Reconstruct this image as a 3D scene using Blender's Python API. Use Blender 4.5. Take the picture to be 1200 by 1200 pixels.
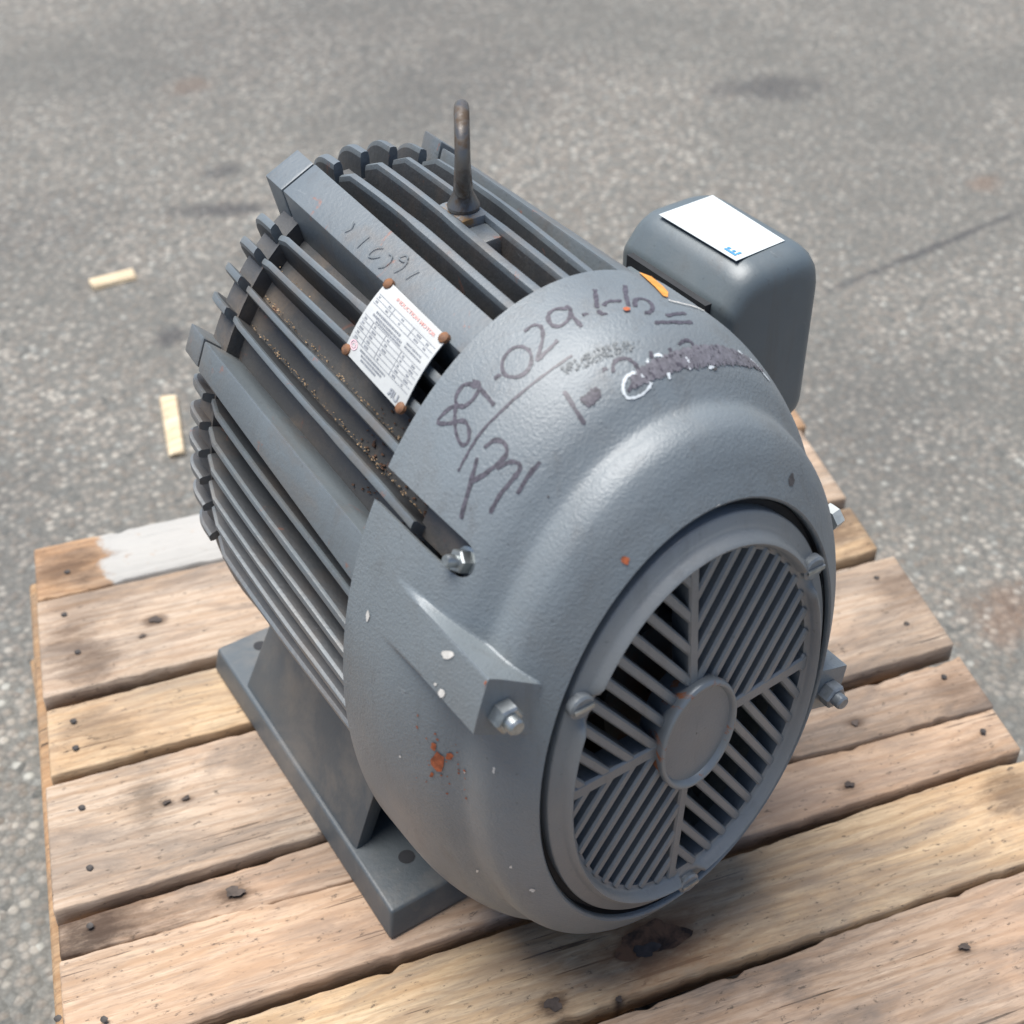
import bpy, bmesh, math, random, json
from mathutils import Vector, Matrix
random.seed(7)
R = math.radians
for o in list(bpy.data.objects):
    bpy.data.objects.remove(o)
scene = bpy.context.scene
COL = scene.collection

# ---------------------------------------------------------------- camera, sky, sun, exposure
cam_d = bpy.data.cameras.new('camera')
cam = bpy.data.objects.new('camera', cam_d)
COL.objects.link(cam)
scene.camera = cam
cam_d.sensor_width = 36.0
cam_d.lens = 36.0 * 1730.1147 / 1200.0
cam_d.clip_start, cam_d.clip_end = 0.02, 200.0
AZ, EL, ROLL = R(34.7239), R(38.8219), R(0.1402)
fwd = Vector((math.sin(AZ) * math.cos(EL), math.cos(AZ) * math.cos(EL), -math.sin(EL)))
rgt = Vector((math.cos(AZ), -math.sin(AZ), 0))
upv = rgt.cross(fwd)
r2 = rgt * math.cos(ROLL) + upv * math.sin(ROLL)
u2 = upv * math.cos(ROLL) - rgt * math.sin(ROLL)
cam.matrix_world = Matrix(((r2.x, u2.x, -fwd.x, -0.36440), (r2.y, u2.y, -fwd.y, -0.35579),
                           (r2.z, u2.z, -fwd.z, 0.75527), (0, 0, 0, 1)))
cam_d.dof.use_dof = True
cam_d.dof.focus_distance = 0.80
cam_d.dof.aperture_fstop = 9.0

world = bpy.data.worlds.new('World')
scene.world = world
world.use_nodes = True
wn = world.node_tree.nodes
bgn = wn['Background']
sky = wn.new('ShaderNodeTexSky')
sky.sky_type = 'NISHITA'
sky.sun_disc = False
SUN_EL, SUN_AZ = R(76), R(-35)         # high, beyond the motor to the left, veiled by bright cloud
sky.sun_elevation = SUN_EL
sky.sun_rotation = SUN_AZ
sky.air_density, sky.dust_density = 0.7, 1.0
hs = wn.new('ShaderNodeHueSaturation')  # thin overcast: the sky's blue washed out
hs.inputs['Saturation'].default_value = 1.0
hs.inputs['Value'].default_value = 0.7
world.node_tree.links.new(sky.outputs[0], hs.inputs['Color'])
world.node_tree.links.new(hs.outputs[0], bgn.inputs['Color'])
bgn.inputs['Strength'].default_value = 0.05
sun_d = bpy.data.lights.new('sun', 'SUN')
sun_d.energy, sun_d.angle, sun_d.color = 1.5, R(45), (1.0, 0.985, 0.95)
sun = bpy.data.objects.new('sun', sun_d)
COL.objects.link(sun)
sd = Vector((math.sin(SUN_AZ) * math.cos(SUN_EL), math.cos(SUN_AZ) * math.cos(SUN_EL), math.sin(SUN_EL)))
sun.rotation_euler = sd.to_track_quat('Z', 'Y').to_euler()
sun.location = (-2, 3, 4)
vs = scene.view_settings
vs.view_transform, vs.look, vs.exposure, vs.gamma = 'Standard', 'None', 2.12, 1.0
vs.use_curve_mapping = False
scene.cycles.use_denoising = True
scene.cycles.max_bounces = 8

# ---------------------------------------------------------------- helpers
KX, H = 0.65744, 0.206          # motor cross-section squeezed sideways to fit the squashed image; axis height above the deck
M0 = Vector((0, 0.22, 0))       # motor base
DATA = json.loads(r'''{"number":[[[122.5,0.1055],[122.55,0.1061],[122.68,0.1068],[122.89,0.1078],[123.15,0.1093],[123.6,0.1106],[124.26,0.1117],[125.11,0.1127],[126.16,0.1134],[126.86,0.1136],[127.21,0.1128],[127.18,0.1117],[126.8,0.1097],[126.38,0.1077],[125.91,0.1058],[125.36,0.1044],[124.79,0.1026],[124.39,0.1011],[124.19,0.0995],[124.19,0.0979],[124.39,0.0962],[124.63,0.095],[124.94,0.0938],[125.31,0.0928],[125.75,0.0918],[126.14,0.0914],[126.51,0.0912],[126.82,0.0916],[127.11,0.0922],[127.28,0.093],[127.3,0.0943],[127.21,0.0956],[126.98,0.0974],[126.72,0.0988],[126.37,0.1005],[125.98,0.1019],[125.52,0.1036],[125.09,0.1049],[124.67,0.106],[124.27,0.107],[123.88,0.1079],[123.58,0.1087],[123.4,0.109],[123.31,0.1092]],[[118.68,0.1064],[118.68,0.1069],[118.74,0.1077],[118.8,0.1091],[118.91,0.1107],[119.17,0.1117],[119.48,0.1129],[119.93,0.1135],[120.53,0.1136],[121.08,0.1135],[121.58,0.1132],[122.04,0.1127],[122.49,0.1117],[122.79,0.1107],[122.98,0.1093],[122.98,0.1083],[122.87,0.1069],[122.65,0.1056],[122.28,0.1049],[121.79,0.1042],[121.18,0.1037],[120.61,0.1033],[120.04,0.1034],[119.5,0.1036],[118.99,0.1038],[118.55,0.1045],[118.26,0.1048],[118.03,0.1054],[117.95,0.1057],[117.88,0.1064],[117.88,0.1072],[117.93,0.108],[118.05,0.1089],[118.12,0.1097],[118.16,0.1103],[118.2,0.1104]],[[118.24,0.1078],[118.28,0.1072],[118.3,0.1063],[118.36,0.1047],[118.42,0.1029],[118.52,0.1007],[118.59,0.0988],[118.66,0.0969],[118.79,0.0945],[118.87,0.0928],[118.91,0.0918],[118.91,0.0915]],[[115.55,0.1013],[115.46,0.1012],[115.29,0.1012],[115.04,0.101],[114.7,0.1009],[114.51,0.1004],[114.34,0.1003],[114.26,0.1003]],[[109.53,0.1066],[109.69,0.1066],[110.0,0.1066],[110.48,0.1066],[111.19,0.1062],[111.81,0.1056],[112.36,0.1048],[112.9,0.1034],[113.35,0.1018],[113.66,0.1002],[113.82,0.0987],[113.76,0.0974],[113.62,0.0958],[113.34,0.0947],[113.05,0.0933],[112.62,0.0923],[112.12,0.0914],[111.56,0.091],[111.01,0.0909],[110.49,0.0909],[109.9,0.0915],[109.38,0.0922],[108.85,0.0934],[108.46,0.0945],[108.06,0.096],[107.79,0.0975],[107.63,0.0991],[107.68,0.1003],[107.78,0.1019],[107.92,0.1033],[108.19,0.1043],[108.5,0.1052],[108.87,0.106],[109.2,0.1063],[109.42,0.1065],[109.53,0.1066]],[[105.41,0.1098],[105.27,0.1097],[105.0,0.1096],[104.58,0.1095],[103.95,0.1097],[103.47,0.1094],[103.07,0.109],[102.82,0.1081],[102.65,0.1071],[102.58,0.1061],[102.71,0.1048],[102.93,0.1034],[103.26,0.1021],[103.65,0.1008],[104.11,0.0995],[104.62,0.0982],[105.19,0.0969],[105.69,0.0961],[106.27,0.0948],[106.86,0.0936],[107.38,0.0928],[107.78,0.0921],[108.08,0.0915],[108.19,0.0913]],[[108.19,0.0913],[108.04,0.0913],[107.75,0.0913],[107.31,0.0912],[106.64,0.0915],[105.94,0.0918],[105.3,0.0918],[104.56,0.092],[103.79,0.0923],[103.19,0.0926],[102.75,0.0929],[102.58,0.0929]],[[95.92,0.1065],[96.05,0.1067],[96.3,0.1071],[96.58,0.108],[96.99,0.1092],[97.49,0.1099],[97.97,0.1103],[98.54,0.1103],[99.09,0.1101],[99.63,0.1093],[99.98,0.1085],[100.42,0.1068],[100.75,0.1048],[100.87,0.1032],[100.87,0.1017],[100.65,0.1006],[100.3,0.0995],[99.84,0.099],[99.27,0.099],[98.67,0.0992],[98.06,0.0996],[97.43,0.1004],[96.89,0.1013],[96.43,0.1024],[96.06,0.1036],[95.77,0.1047],[95.55,0.1059],[95.51,0.1067],[95.55,0.1075],[95.65,0.1078],[95.62,0.1084],[95.66,0.1085]],[[96.33,0.1039],[96.31,0.1037],[96.37,0.1029],[96.5,0.1016],[96.72,0.0997],[96.73,0.0985],[96.84,0.0969],[96.94,0.0954],[97.04,0.0939],[97.07,0.0929],[97.12,0.0922],[97.09,0.0919]],[[94.97,0.098],[94.91,0.098],[94.8,0.0978],[94.53,0.098],[94.31,0.0978],[94.14,0.0977],[94.03,0.0975],[93.86,0.0978]],[[87.48,0.1118],[87.62,0.1113],[87.91,0.1103],[88.22,0.1092],[88.67,0.1076],[89.14,0.106],[89.6,0.1043],[90.07,0.1027],[90.67,0.1007],[91.0,0.0995],[91.18,0.0988],[91.33,0.0983]],[[91.72,0.0964],[91.7,0.0963],[91.78,0.0957],[91.73,0.0953],[91.78,0.0945],[91.8,0.0938],[91.78,0.0931],[91.5,0.0932],[91.3,0.093],[91.16,0.0928],[91.06,0.0927],[90.89,0.093]],[[89.75,0.0981],[89.71,0.0981],[89.52,0.0985],[89.29,0.0989],[89.03,0.0993],[88.73,0.0996],[88.41,0.0999],[88.18,0.0997],[87.8,0.0998],[87.39,0.0997],[87.06,0.0992],[86.58,0.099],[86.18,0.0983],[85.76,0.0982],[85.57,0.0978],[85.47,0.0976]],[[80.11,0.1106],[80.27,0.1101],[80.72,0.1088],[81.33,0.107],[82.11,0.1047],[82.85,0.1023],[83.45,0.1002],[84.02,0.098],[84.58,0.0958],[84.99,0.0942],[85.14,0.0934],[85.28,0.0928]],[[84.16,0.0914],[84.15,0.0915],[83.99,0.092],[83.69,0.0929],[83.38,0.094],[83.04,0.0949],[82.8,0.0955],[82.41,0.0962],[81.99,0.0969],[81.67,0.0971],[81.32,0.0972],[80.94,0.0971],[80.53,0.0969],[80.27,0.0964],[80.04,0.0959],[79.83,0.0953],[79.77,0.0945],[79.62,0.0939],[79.77,0.0927],[79.81,0.0918],[80.03,0.0906],[80.31,0.0895],[80.64,0.0886],[81.17,0.0874],[81.62,0.0867],[81.95,0.0864],[82.42,0.0859],[82.78,0.0859],[83.01,0.0862],[83.32,0.0861],[83.44,0.0863],[83.49,0.0864]],[[83.28,0.0794],[83.13,0.0792],[82.71,0.0791],[82.0,0.0791],[81.14,0.0788],[80.2,0.0784],[78.87,0.0785],[77.6,0.0781],[75.94,0.0782],[74.66,0.0783],[73.61,0.0788],[73.22,0.0788]],[[79.06,0.0824],[78.83,0.0827],[78.52,0.0828],[78.13,0.0828],[77.5,0.0831],[76.71,0.0836],[76.03,0.0838],[75.17,0.0841],[74.27,0.0844],[73.5,0.0848],[72.98,0.0851],[72.72,0.0853]]],"slash":[[[102.69,0.0821],[103.06,0.0819],[103.62,0.0822],[104.54,0.0822],[105.74,0.0824],[106.98,0.0829],[108.43,0.0831],[109.92,0.0836],[111.54,0.0841],[113.12,0.0846],[114.68,0.0851],[116.14,0.0858],[117.63,0.0861],[119.01,0.0867],[120.34,0.0871],[121.57,0.0878],[122.79,0.0881],[123.89,0.0883],[124.86,0.0885],[125.75,0.0882],[126.48,0.0882],[127.24,0.0882],[128.03,0.0878],[128.83,0.0878],[129.64,0.0876],[130.27,0.0873],[130.67,0.0874],[130.87,0.0873]]],"initials":[[[125.14,0.0823],[125.01,0.0823],[124.75,0.0822],[124.39,0.0818],[123.91,0.0814],[123.43,0.0811],[123.05,0.0803],[122.71,0.0794],[122.45,0.0779],[122.29,0.0768],[122.27,0.0756],[122.37,0.0745],[122.58,0.0736],[122.91,0.0727],[123.28,0.0722],[123.73,0.072],[124.24,0.0723],[124.84,0.0723],[125.47,0.0728],[126.16,0.0733],[126.9,0.0742],[127.64,0.0748],[128.38,0.0755],[129.08,0.0765],[129.77,0.0775],[130.29,0.0781],[130.64,0.0786],[130.82,0.0787]],[[127.08,0.0826],[127.36,0.0823],[127.92,0.0817],[128.76,0.0807],[129.88,0.0798],[131.01,0.0786],[132.15,0.0777],[133.29,0.0769],[134.45,0.076],[135.32,0.0754],[135.9,0.0748],[136.19,0.0749]],[[126.16,0.0719],[125.98,0.0718],[125.63,0.0716],[125.14,0.0709],[124.47,0.0701],[123.91,0.0693],[123.48,0.0683],[123.16,0.0673],[122.96,0.0662],[122.85,0.0655],[122.92,0.0646],[123.07,0.0642],[123.35,0.0638],[123.89,0.0636],[124.64,0.0637],[125.65,0.0639],[126.91,0.0641],[128.04,0.0646],[129.08,0.0647],[130.03,0.0646],[130.87,0.0645],[131.5,0.0645],[131.92,0.0643],[132.14,0.0641]],[[119.9,0.0594],[120.09,0.0593],[120.48,0.0593],[121.05,0.0593],[121.77,0.0596],[122.57,0.0595],[123.37,0.0596],[124.26,0.0594],[125.15,0.0593],[125.84,0.0591],[126.28,0.0592],[126.51,0.0591]]],"second":[[[108.38,0.0716],[108.46,0.071],[108.47,0.0702],[108.55,0.0688],[108.64,0.067],[108.74,0.0652],[108.91,0.063],[108.93,0.0614],[109.04,0.0594],[109.06,0.0582],[109.07,0.0574],[109.16,0.0566]],[[98.45,0.0653],[98.42,0.0655],[98.23,0.066],[98.12,0.0664],[97.85,0.0673],[97.54,0.068],[97.19,0.0685],[96.78,0.0689],[96.43,0.0689],[95.97,0.069],[95.62,0.0687],[95.16,0.0686],[94.81,0.0681],[94.38,0.0678],[94.1,0.0672],[93.84,0.0665],[93.74,0.0655],[93.56,0.0648],[93.43,0.0641],[93.47,0.0631],[93.44,0.0624],[93.6,0.0615],[93.71,0.0609],[94.02,0.0602],[94.28,0.0598],[94.68,0.0592],[95.12,0.0587],[95.58,0.0582],[96.08,0.0578],[96.42,0.0577],[96.85,0.0573],[97.24,0.0569],[97.49,0.0568],[97.68,0.0567],[97.91,0.0563],[97.98,0.0563]],[[88.74,0.0664],[88.76,0.0663],[88.79,0.066],[88.97,0.0653],[89.17,0.0645],[89.35,0.0638],[89.38,0.0635],[89.4,0.0634]],[[84.03,0.0655],[84.04,0.0653],[84.19,0.0647],[84.34,0.0639],[84.5,0.0629],[84.52,0.0624],[84.67,0.0618],[84.68,0.0616]],[[81.32,0.0661],[81.13,0.0664],[81.02,0.0664],[80.72,0.0667],[80.23,0.0673],[79.86,0.0675],[79.48,0.0676],[78.94,0.0679],[78.53,0.0679],[78.15,0.0677],[77.96,0.0673],[77.65,0.0671],[77.67,0.0663],[77.58,0.0659],[77.52,0.0656],[77.49,0.0655]],[[99.99,0.0685],[99.93,0.0684],[99.82,0.0684],[99.56,0.0686],[99.34,0.0684],[99.18,0.0683],[99.07,0.0682],[99.02,0.0682]]],"white":[[[98.74,0.0543],[98.76,0.0544],[98.81,0.0547],[98.87,0.0552],[98.96,0.0558],[98.98,0.0564],[98.94,0.0569],[98.72,0.0578],[98.56,0.0583],[98.24,0.0591],[98.0,0.0595],[97.61,0.0601],[97.3,0.0604],[96.86,0.0609],[96.4,0.0612],[96.03,0.0611],[95.53,0.0612],[95.1,0.0612],[94.85,0.061],[94.68,0.0607],[94.45,0.0608],[94.37,0.0606],[94.32,0.0604],[94.29,0.0604]],[[98.74,0.0543],[98.66,0.0542],[98.38,0.0543],[98.14,0.054],[97.69,0.0538],[97.33,0.0535],[96.81,0.0534],[96.27,0.0534],[95.8,0.0532],[95.23,0.0533],[94.66,0.0535],[94.1,0.0537],[93.55,0.0541],[93.22,0.0542],[92.84,0.0546],[92.67,0.0548],[92.59,0.055],[92.52,0.0552],[92.48,0.0554],[92.46,0.0554]],[[93.75,0.0588],[93.69,0.0587],[93.45,0.0588],[93.27,0.0584],[93.03,0.0579],[92.85,0.0575],[92.59,0.0575],[92.52,0.0573],[92.51,0.0571],[92.49,0.057],[92.49,0.0569],[92.48,0.0569]],[[91.03,0.0623],[91.0,0.0624],[90.94,0.0624],[90.72,0.0627],[90.6,0.0628],[90.38,0.0632],[90.32,0.0632],[90.29,0.0632]],[[88.64,0.064],[88.58,0.0639],[88.45,0.0638],[88.14,0.0639],[87.89,0.0636],[87.55,0.0637],[87.37,0.0634],[87.23,0.0632],[87.12,0.0629],[86.91,0.063],[86.85,0.0628],[86.83,0.0628]],[[87.55,0.0561],[87.56,0.056],[87.72,0.0555],[87.77,0.0551],[87.82,0.0547],[87.87,0.0543],[87.89,0.0541],[87.91,0.054]],[[80.94,0.0632],[80.95,0.0631],[80.96,0.0628],[81.11,0.0621],[81.12,0.0615],[81.28,0.0606],[81.43,0.0598],[81.44,0.0593],[81.44,0.0588],[81.58,0.0579],[81.59,0.0574],[81.73,0.0566],[81.74,0.0561],[81.74,0.0557],[81.74,0.0555],[81.74,0.0553]],[[76.4,0.0556],[76.34,0.0555],[76.22,0.0554],[75.89,0.0555],[75.35,0.0558],[75.18,0.0555],[74.9,0.0557],[74.85,0.0556]],[[63.24,0.0673],[63.2,0.0672],[62.94,0.0672],[62.64,0.067],[62.3,0.0667],[62.0,0.0666],[61.9,0.0662],[61.69,0.0664]],[[58.85,0.0667],[58.63,0.0668],[58.36,0.0667],[58.02,0.0664],[57.47,0.0663],[56.86,0.0658],[56.19,0.0651],[55.46,0.0641],[54.66,0.0628],[53.82,0.0623],[53.25,0.062],[52.97,0.0618]]],"band":[[95.91,0.0597],[93.69,0.0613],[88.53,0.0619],[82.46,0.0631],[75.92,0.0647],[68.95,0.0663],[61.69,0.0664],[56.48,0.0663],[53.77,0.0654],[61.52,0.0606],[71.42,0.057],[78.88,0.0558],[84.75,0.0561],[89.47,0.0558],[93.31,0.0562],[96.58,0.0563]],"dash":[[107.05,0.0638],[103.16,0.0641],[103.03,0.0621],[103.96,0.0607],[106.59,0.0602]],"smear":[[106.26,0.0812],[100.86,0.0787],[95.29,0.0767],[90.94,0.0739],[90.05,0.0718],[92.44,0.0695],[97.08,0.0715],[101.71,0.0732],[105.89,0.0763]],"orange":[[70.13,0.1279],[66.67,0.1269],[68.56,0.1133],[70.24,0.1053],[73.18,0.0979],[74.15,0.0988],[72.48,0.1097],[71.56,0.1175]],"scr":[[[74.23,0.0948],[74.17,0.0947],[73.91,0.0947],[73.73,0.0943],[73.35,0.0941],[72.94,0.0938],[72.35,0.0938],[71.72,0.0937],[71.06,0.0936],[70.38,0.0934],[69.55,0.0935],[68.55,0.0939],[67.54,0.0942],[66.71,0.0943],[65.77,0.0947],[65.01,0.0949],[64.43,0.0948],[63.92,0.0949],[63.48,0.0951],[63.27,0.0953]]],"blobs":{"rust":[[[175.97,0.055],[175.55,0.0525],[176.55,0.0527],[177.91,0.0536],[178.16,0.0555],[177.59,0.057],[177.14,0.0584],[176.09,0.0585],[175.11,0.057],[173.86,0.0556],[174.33,0.054],[174.52,0.0525]],[[173.21,0.0573],[172.95,0.0561],[173.43,0.0563],[173.96,0.0564],[174.07,0.0572],[173.95,0.0579],[173.75,0.0586],[173.25,0.0584],[172.72,0.0584],[172.43,0.0575],[172.51,0.057],[172.44,0.0562]],[[174.05,0.0504],[173.75,0.0487],[174.2,0.0493],[174.66,0.0497],[174.77,0.0506],[174.9,0.0515],[174.59,0.052],[174.11,0.0516],[173.62,0.0515],[173.39,0.0508],[173.26,0.0499],[173.38,0.0491]],[[152.36,0.0185],[152.3,0.0188],[152.58,0.0187],[152.8,0.0186],[152.98,0.0188],[152.79,0.0186],[152.65,0.0189],[152.57,0.0199],[152.15,0.0194],[151.85,0.0186],[151.72,0.0186],[152.06,0.0187]],[[118.57,0.0155],[117.9,0.0146],[118.21,0.0145],[118.77,0.0142],[119.15,0.0148],[119.45,0.0154],[119.55,0.0159],[119.38,0.0164],[118.77,0.0166],[118.17,0.0161],[117.89,0.0155],[117.55,0.0151]],[[179.36,0.0581],[179.12,0.057],[179.48,0.0575],[179.76,0.0576],[179.86,0.0582],[179.94,0.0588],[179.68,0.059],[179.27,0.0588],[179.02,0.0586],[178.71,0.058],[178.78,0.0576],[178.84,0.0572]],[[86.67,0.0904],[86.11,0.0895],[86.28,0.089],[86.73,0.0889],[87.28,0.0892],[87.42,0.0902],[87.32,0.0908],[87.43,0.0913],[86.86,0.0916],[86.41,0.0917],[86.06,0.091],[85.82,0.0904]]],"white":[[[154.04,0.0475],[153.06,0.043],[153.64,0.044],[154.14,0.0452],[154.61,0.0471],[154.96,0.0493],[154.74,0.05],[154.68,0.0515],[154.18,0.0512],[153.59,0.0488],[153.12,0.0466],[152.85,0.0442]],[[159.76,0.0449],[159.2,0.0424],[159.68,0.0426],[160.13,0.0432],[160.58,0.0449],[160.48,0.046],[160.43,0.047],[160.08,0.0472],[159.68,0.0467],[159.28,0.0461],[159.14,0.0448],[159.03,0.0435]],[[159.51,0.0503],[159.27,0.0492],[159.46,0.0495],[159.65,0.0498],[159.78,0.0503],[159.88,0.0509],[159.76,0.0511],[159.68,0.0513],[159.49,0.0512],[159.33,0.0507],[159.2,0.0502],[159.2,0.0495]],[[179.63,0.0775],[179.41,0.0766],[179.61,0.0766],[179.74,0.0771],[179.85,0.0776],[179.94,0.0781],[179.88,0.0783],[179.7,0.0782],[179.52,0.078],[179.35,0.0777],[179.3,0.077],[179.33,0.0768]],[[171.46,0.027],[171.31,0.0263],[171.84,0.0264],[172.2,0.0264],[172.08,0.0269],[172.08,0.0271],[171.78,0.0274],[171.28,0.0271],[170.9,0.0273],[170.85,0.0271],[170.62,0.0268],[170.77,0.0263]],[[160.41,0.1095],[160.11,0.1081],[160.58,0.1083],[160.97,0.1087],[161.26,0.1089],[161.41,0.1099],[160.87,0.1106],[160.42,0.1111],[159.94,0.1109],[159.71,0.1106],[159.42,0.1098],[159.77,0.1089]],[[176.32,0.0436],[176.19,0.0431],[176.26,0.043],[176.42,0.0433],[176.57,0.0437],[176.53,0.0439],[176.47,0.044],[176.42,0.0442],[176.23,0.044],[176.09,0.0436],[176.07,0.0434],[176.15,0.0433]],[[-163.16,0.0225],[-163.08,0.0222],[-162.83,0.0222],[-162.66,0.0225],[-162.7,0.0227],[-162.78,0.023],[-162.88,0.0233],[-163.29,0.023],[-163.48,0.0227],[-163.64,0.0224],[-163.59,0.0221],[-163.33,0.0221]],[[-153.4,0.0188],[-153.29,0.0178],[-152.89,0.0182],[-152.57,0.0188],[-152.75,0.0192],[-153.27,0.0192],[-153.44,0.0197],[-153.93,0.0196],[-154.25,0.0189],[-154.15,0.0187],[-153.97,0.0182],[-153.63,0.018]],[[-155.54,0.0471],[-155.57,0.0464],[-155.26,0.047],[-154.91,0.0474],[-154.82,0.0478],[-154.91,0.0482],[-155.29,0.0479],[-155.49,0.0478],[-155.87,0.0475],[-155.96,0.047],[-155.89,0.0467],[-155.81,0.0465]],[[89.29,0.0117],[88.63,0.0115],[88.84,0.0116],[89.0,0.0117],[89.45,0.0116],[89.86,0.0116],[89.8,0.0117],[90.1,0.0117],[89.87,0.0116],[89.45,0.0117],[89.02,0.0117],[88.92,0.0115]]],"dark":[[[58.7,0.0172],[57.09,0.0178],[57.76,0.0168],[58.13,0.016],[58.82,0.016],[59.73,0.0156],[60.12,0.0164],[60.05,0.0175],[59.33,0.0181],[58.91,0.0188],[57.99,0.0192],[57.71,0.0183]],[[85.2,0.0116],[84.34,0.0117],[84.24,0.0117],[84.52,0.0118],[85.21,0.0115],[85.65,0.0115],[85.93,0.0116],[85.76,0.0118],[85.79,0.0116],[85.3,0.0118],[84.82,0.0118],[84.51,0.0117]],[[122.69,0.0498],[122.52,0.0495],[122.62,0.0495],[122.75,0.0494],[122.82,0.0496],[122.89,0.0501],[122.88,0.05],[122.82,0.0502],[122.69,0.0502],[122.56,0.0502],[122.5,0.0499],[122.47,0.0497]],[[74.54,0.055],[73.86,0.055],[74.16,0.0547],[74.46,0.0544],[74.85,0.0543],[75.21,0.0544],[75.13,0.0547],[75.21,0.0551],[74.86,0.0553],[74.52,0.0554],[74.21,0.0554],[73.83,0.0553]]]},"nails":[[-0.2891,0.4927],[-0.2975,0.444],[-0.2931,0.3997],[-0.3047,0.3312],[-0.3062,0.3058],[-0.3092,0.2516],[-0.311,0.2007],[-0.3163,0.1568],[-0.3176,0.0898],[0.2973,0.2716],[0.291,0.2186],[0.2864,0.1615],[0.2824,0.1069],[-0.3422,0.0994]],"knots":[[-0.2342,0.415,0.006],[-0.246,0.4006,0.003],[-0.2293,0.1516,0.007],[-0.2566,0.237,0.003],[0.2036,0.1441,0.004],[-0.2439,0.2362,0.003],[-0.0017,0.0297,0.03],[0.1715,0.097,0.004],[-0.0363,0.0011,0.003],[-0.0732,0.011,0.007],[0.1719,-0.0369,0.004]],"pencil":[[[108.15,0.2547],[108.24,0.2546],[108.43,0.2543],[108.7,0.2538],[109.06,0.2532],[109.43,0.2528],[109.79,0.2527],[110.15,0.253],[110.52,0.2534],[110.79,0.2538],[110.97,0.2541],[111.06,0.2542]],[[108.52,0.2382],[108.63,0.2382],[108.85,0.2383],[109.18,0.2383],[109.62,0.2384],[110.05,0.2384],[110.5,0.2384],[110.95,0.2383],[111.4,0.2382],[111.74,0.2381],[111.96,0.2381],[112.07,0.238]],[[108.67,0.224],[108.73,0.2242],[108.85,0.2247],[109.04,0.2254],[109.28,0.2264],[109.57,0.2271],[109.91,0.2277],[110.29,0.228],[110.71,0.2281],[111.08,0.2281],[111.4,0.2279],[111.66,0.2276],[111.86,0.2271],[111.99,0.2266],[112.05,0.226],[112.03,0.2254],[111.93,0.2246],[111.78,0.2239],[111.57,0.2232],[111.31,0.2225],[110.98,0.2218],[110.74,0.2212],[110.57,0.2209],[110.49,0.2207]],[[108.95,0.2178],[108.94,0.2176],[108.93,0.2171],[108.91,0.2164],[108.88,0.2155],[108.93,0.2146],[109.06,0.2139],[109.27,0.2133],[109.56,0.2128],[109.88,0.2125],[110.23,0.2123],[110.62,0.2123],[111.03,0.2124],[111.41,0.2126],[111.74,0.213],[112.03,0.2136],[112.27,0.2143],[112.45,0.2149],[112.57,0.2152],[112.64,0.2154]],[[108.18,0.2102],[108.09,0.2101],[107.91,0.2098],[107.65,0.2094],[107.29,0.2089],[107.05,0.2082],[106.94,0.2075],[106.95,0.2066],[107.08,0.2057],[107.26,0.205],[107.48,0.2046],[107.75,0.2045],[108.05,0.2047],[108.28,0.2051],[108.42,0.2059],[108.48,0.2068],[108.46,0.208],[108.44,0.2089],[108.43,0.2095],[108.43,0.2099]],[[107.78,0.2035],[107.89,0.2034],[108.11,0.2033],[108.44,0.2031],[108.87,0.2029],[109.31,0.2028],[109.75,0.203],[110.19,0.2033],[110.63,0.2038],[110.96,0.2042],[111.18,0.2045],[111.29,0.2046]],[[107.85,0.1923],[107.95,0.1924],[108.13,0.1926],[108.41,0.193],[108.78,0.1934],[109.15,0.1939],[109.52,0.1942],[109.89,0.1945],[110.27,0.1947],[110.54,0.1949],[110.73,0.195],[110.82,0.1951]]]}''')

def tag(o, label=None, cat=None, group=None, kind=None):
    if label: o['label'] = label
    if cat: o['category'] = cat
    if group: o['group'] = group
    if kind: o['kind'] = kind
    return o

def empty(name, loc):
    o = bpy.data.objects.new(name, None)
    o.location = loc
    o.empty_display_size = 0.05
    COL.objects.link(o)
    return o

def mk(name, verts, faces, mat, parent=None, org=M0, angle=35, bevel=0.0, seg=2, fix=True):
    me = bpy.data.meshes.new(name)
    me.from_pydata([tuple(Vector(v) - org) for v in verts], [], faces)
    if fix or bevel:
        bm = bmesh.new()
        bm.from_mesh(me)
        bmesh.ops.remove_doubles(bm, verts=bm.verts, dist=1e-6)
        if fix: bmesh.ops.recalc_face_normals(bm, faces=bm.faces)
        if bevel:
            es = [e for e in bm.edges if len(e.link_faces) == 2 and e.calc_face_angle(0) > 0.5]
            bmesh.ops.bevel(bm, geom=es, offset=bevel, segments=seg, affect='EDGES', profile=0.6, clamp_overlap=True)
        bm.to_mesh(me)
        bm.free()
    me.materials.append(mat)
    for p in me.polygons: p.use_smooth = True
    me.set_sharp_from_angle(angle=R(angle))
    o = bpy.data.objects.new(name, me)
    COL.objects.link(o)
    if parent is not None:
        o.parent = parent
    elif org is not None:
        o.location = org
    return o

def O(r, th, Y):
    t = R(th)
    return Vector((KX * r * math.cos(t), Y, H + r * math.sin(t)))

def box(a, b):
    (x0, y0, z0), (x1, y1, z1) = a, b
    v = [(x0, y0, z0), (x1, y0, z0), (x1, y1, z0), (x0, y1, z0), (x0, y0, z1), (x1, y0, z1), (x1, y1, z1), (x0, y1, z1)]
    return v, BOXF
BOXF = [(0, 3, 2, 1), (4, 5, 6, 7), (0, 1, 5, 4), (1, 2, 6, 5), (2, 3, 7, 6), (3, 0, 4, 7)]

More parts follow.
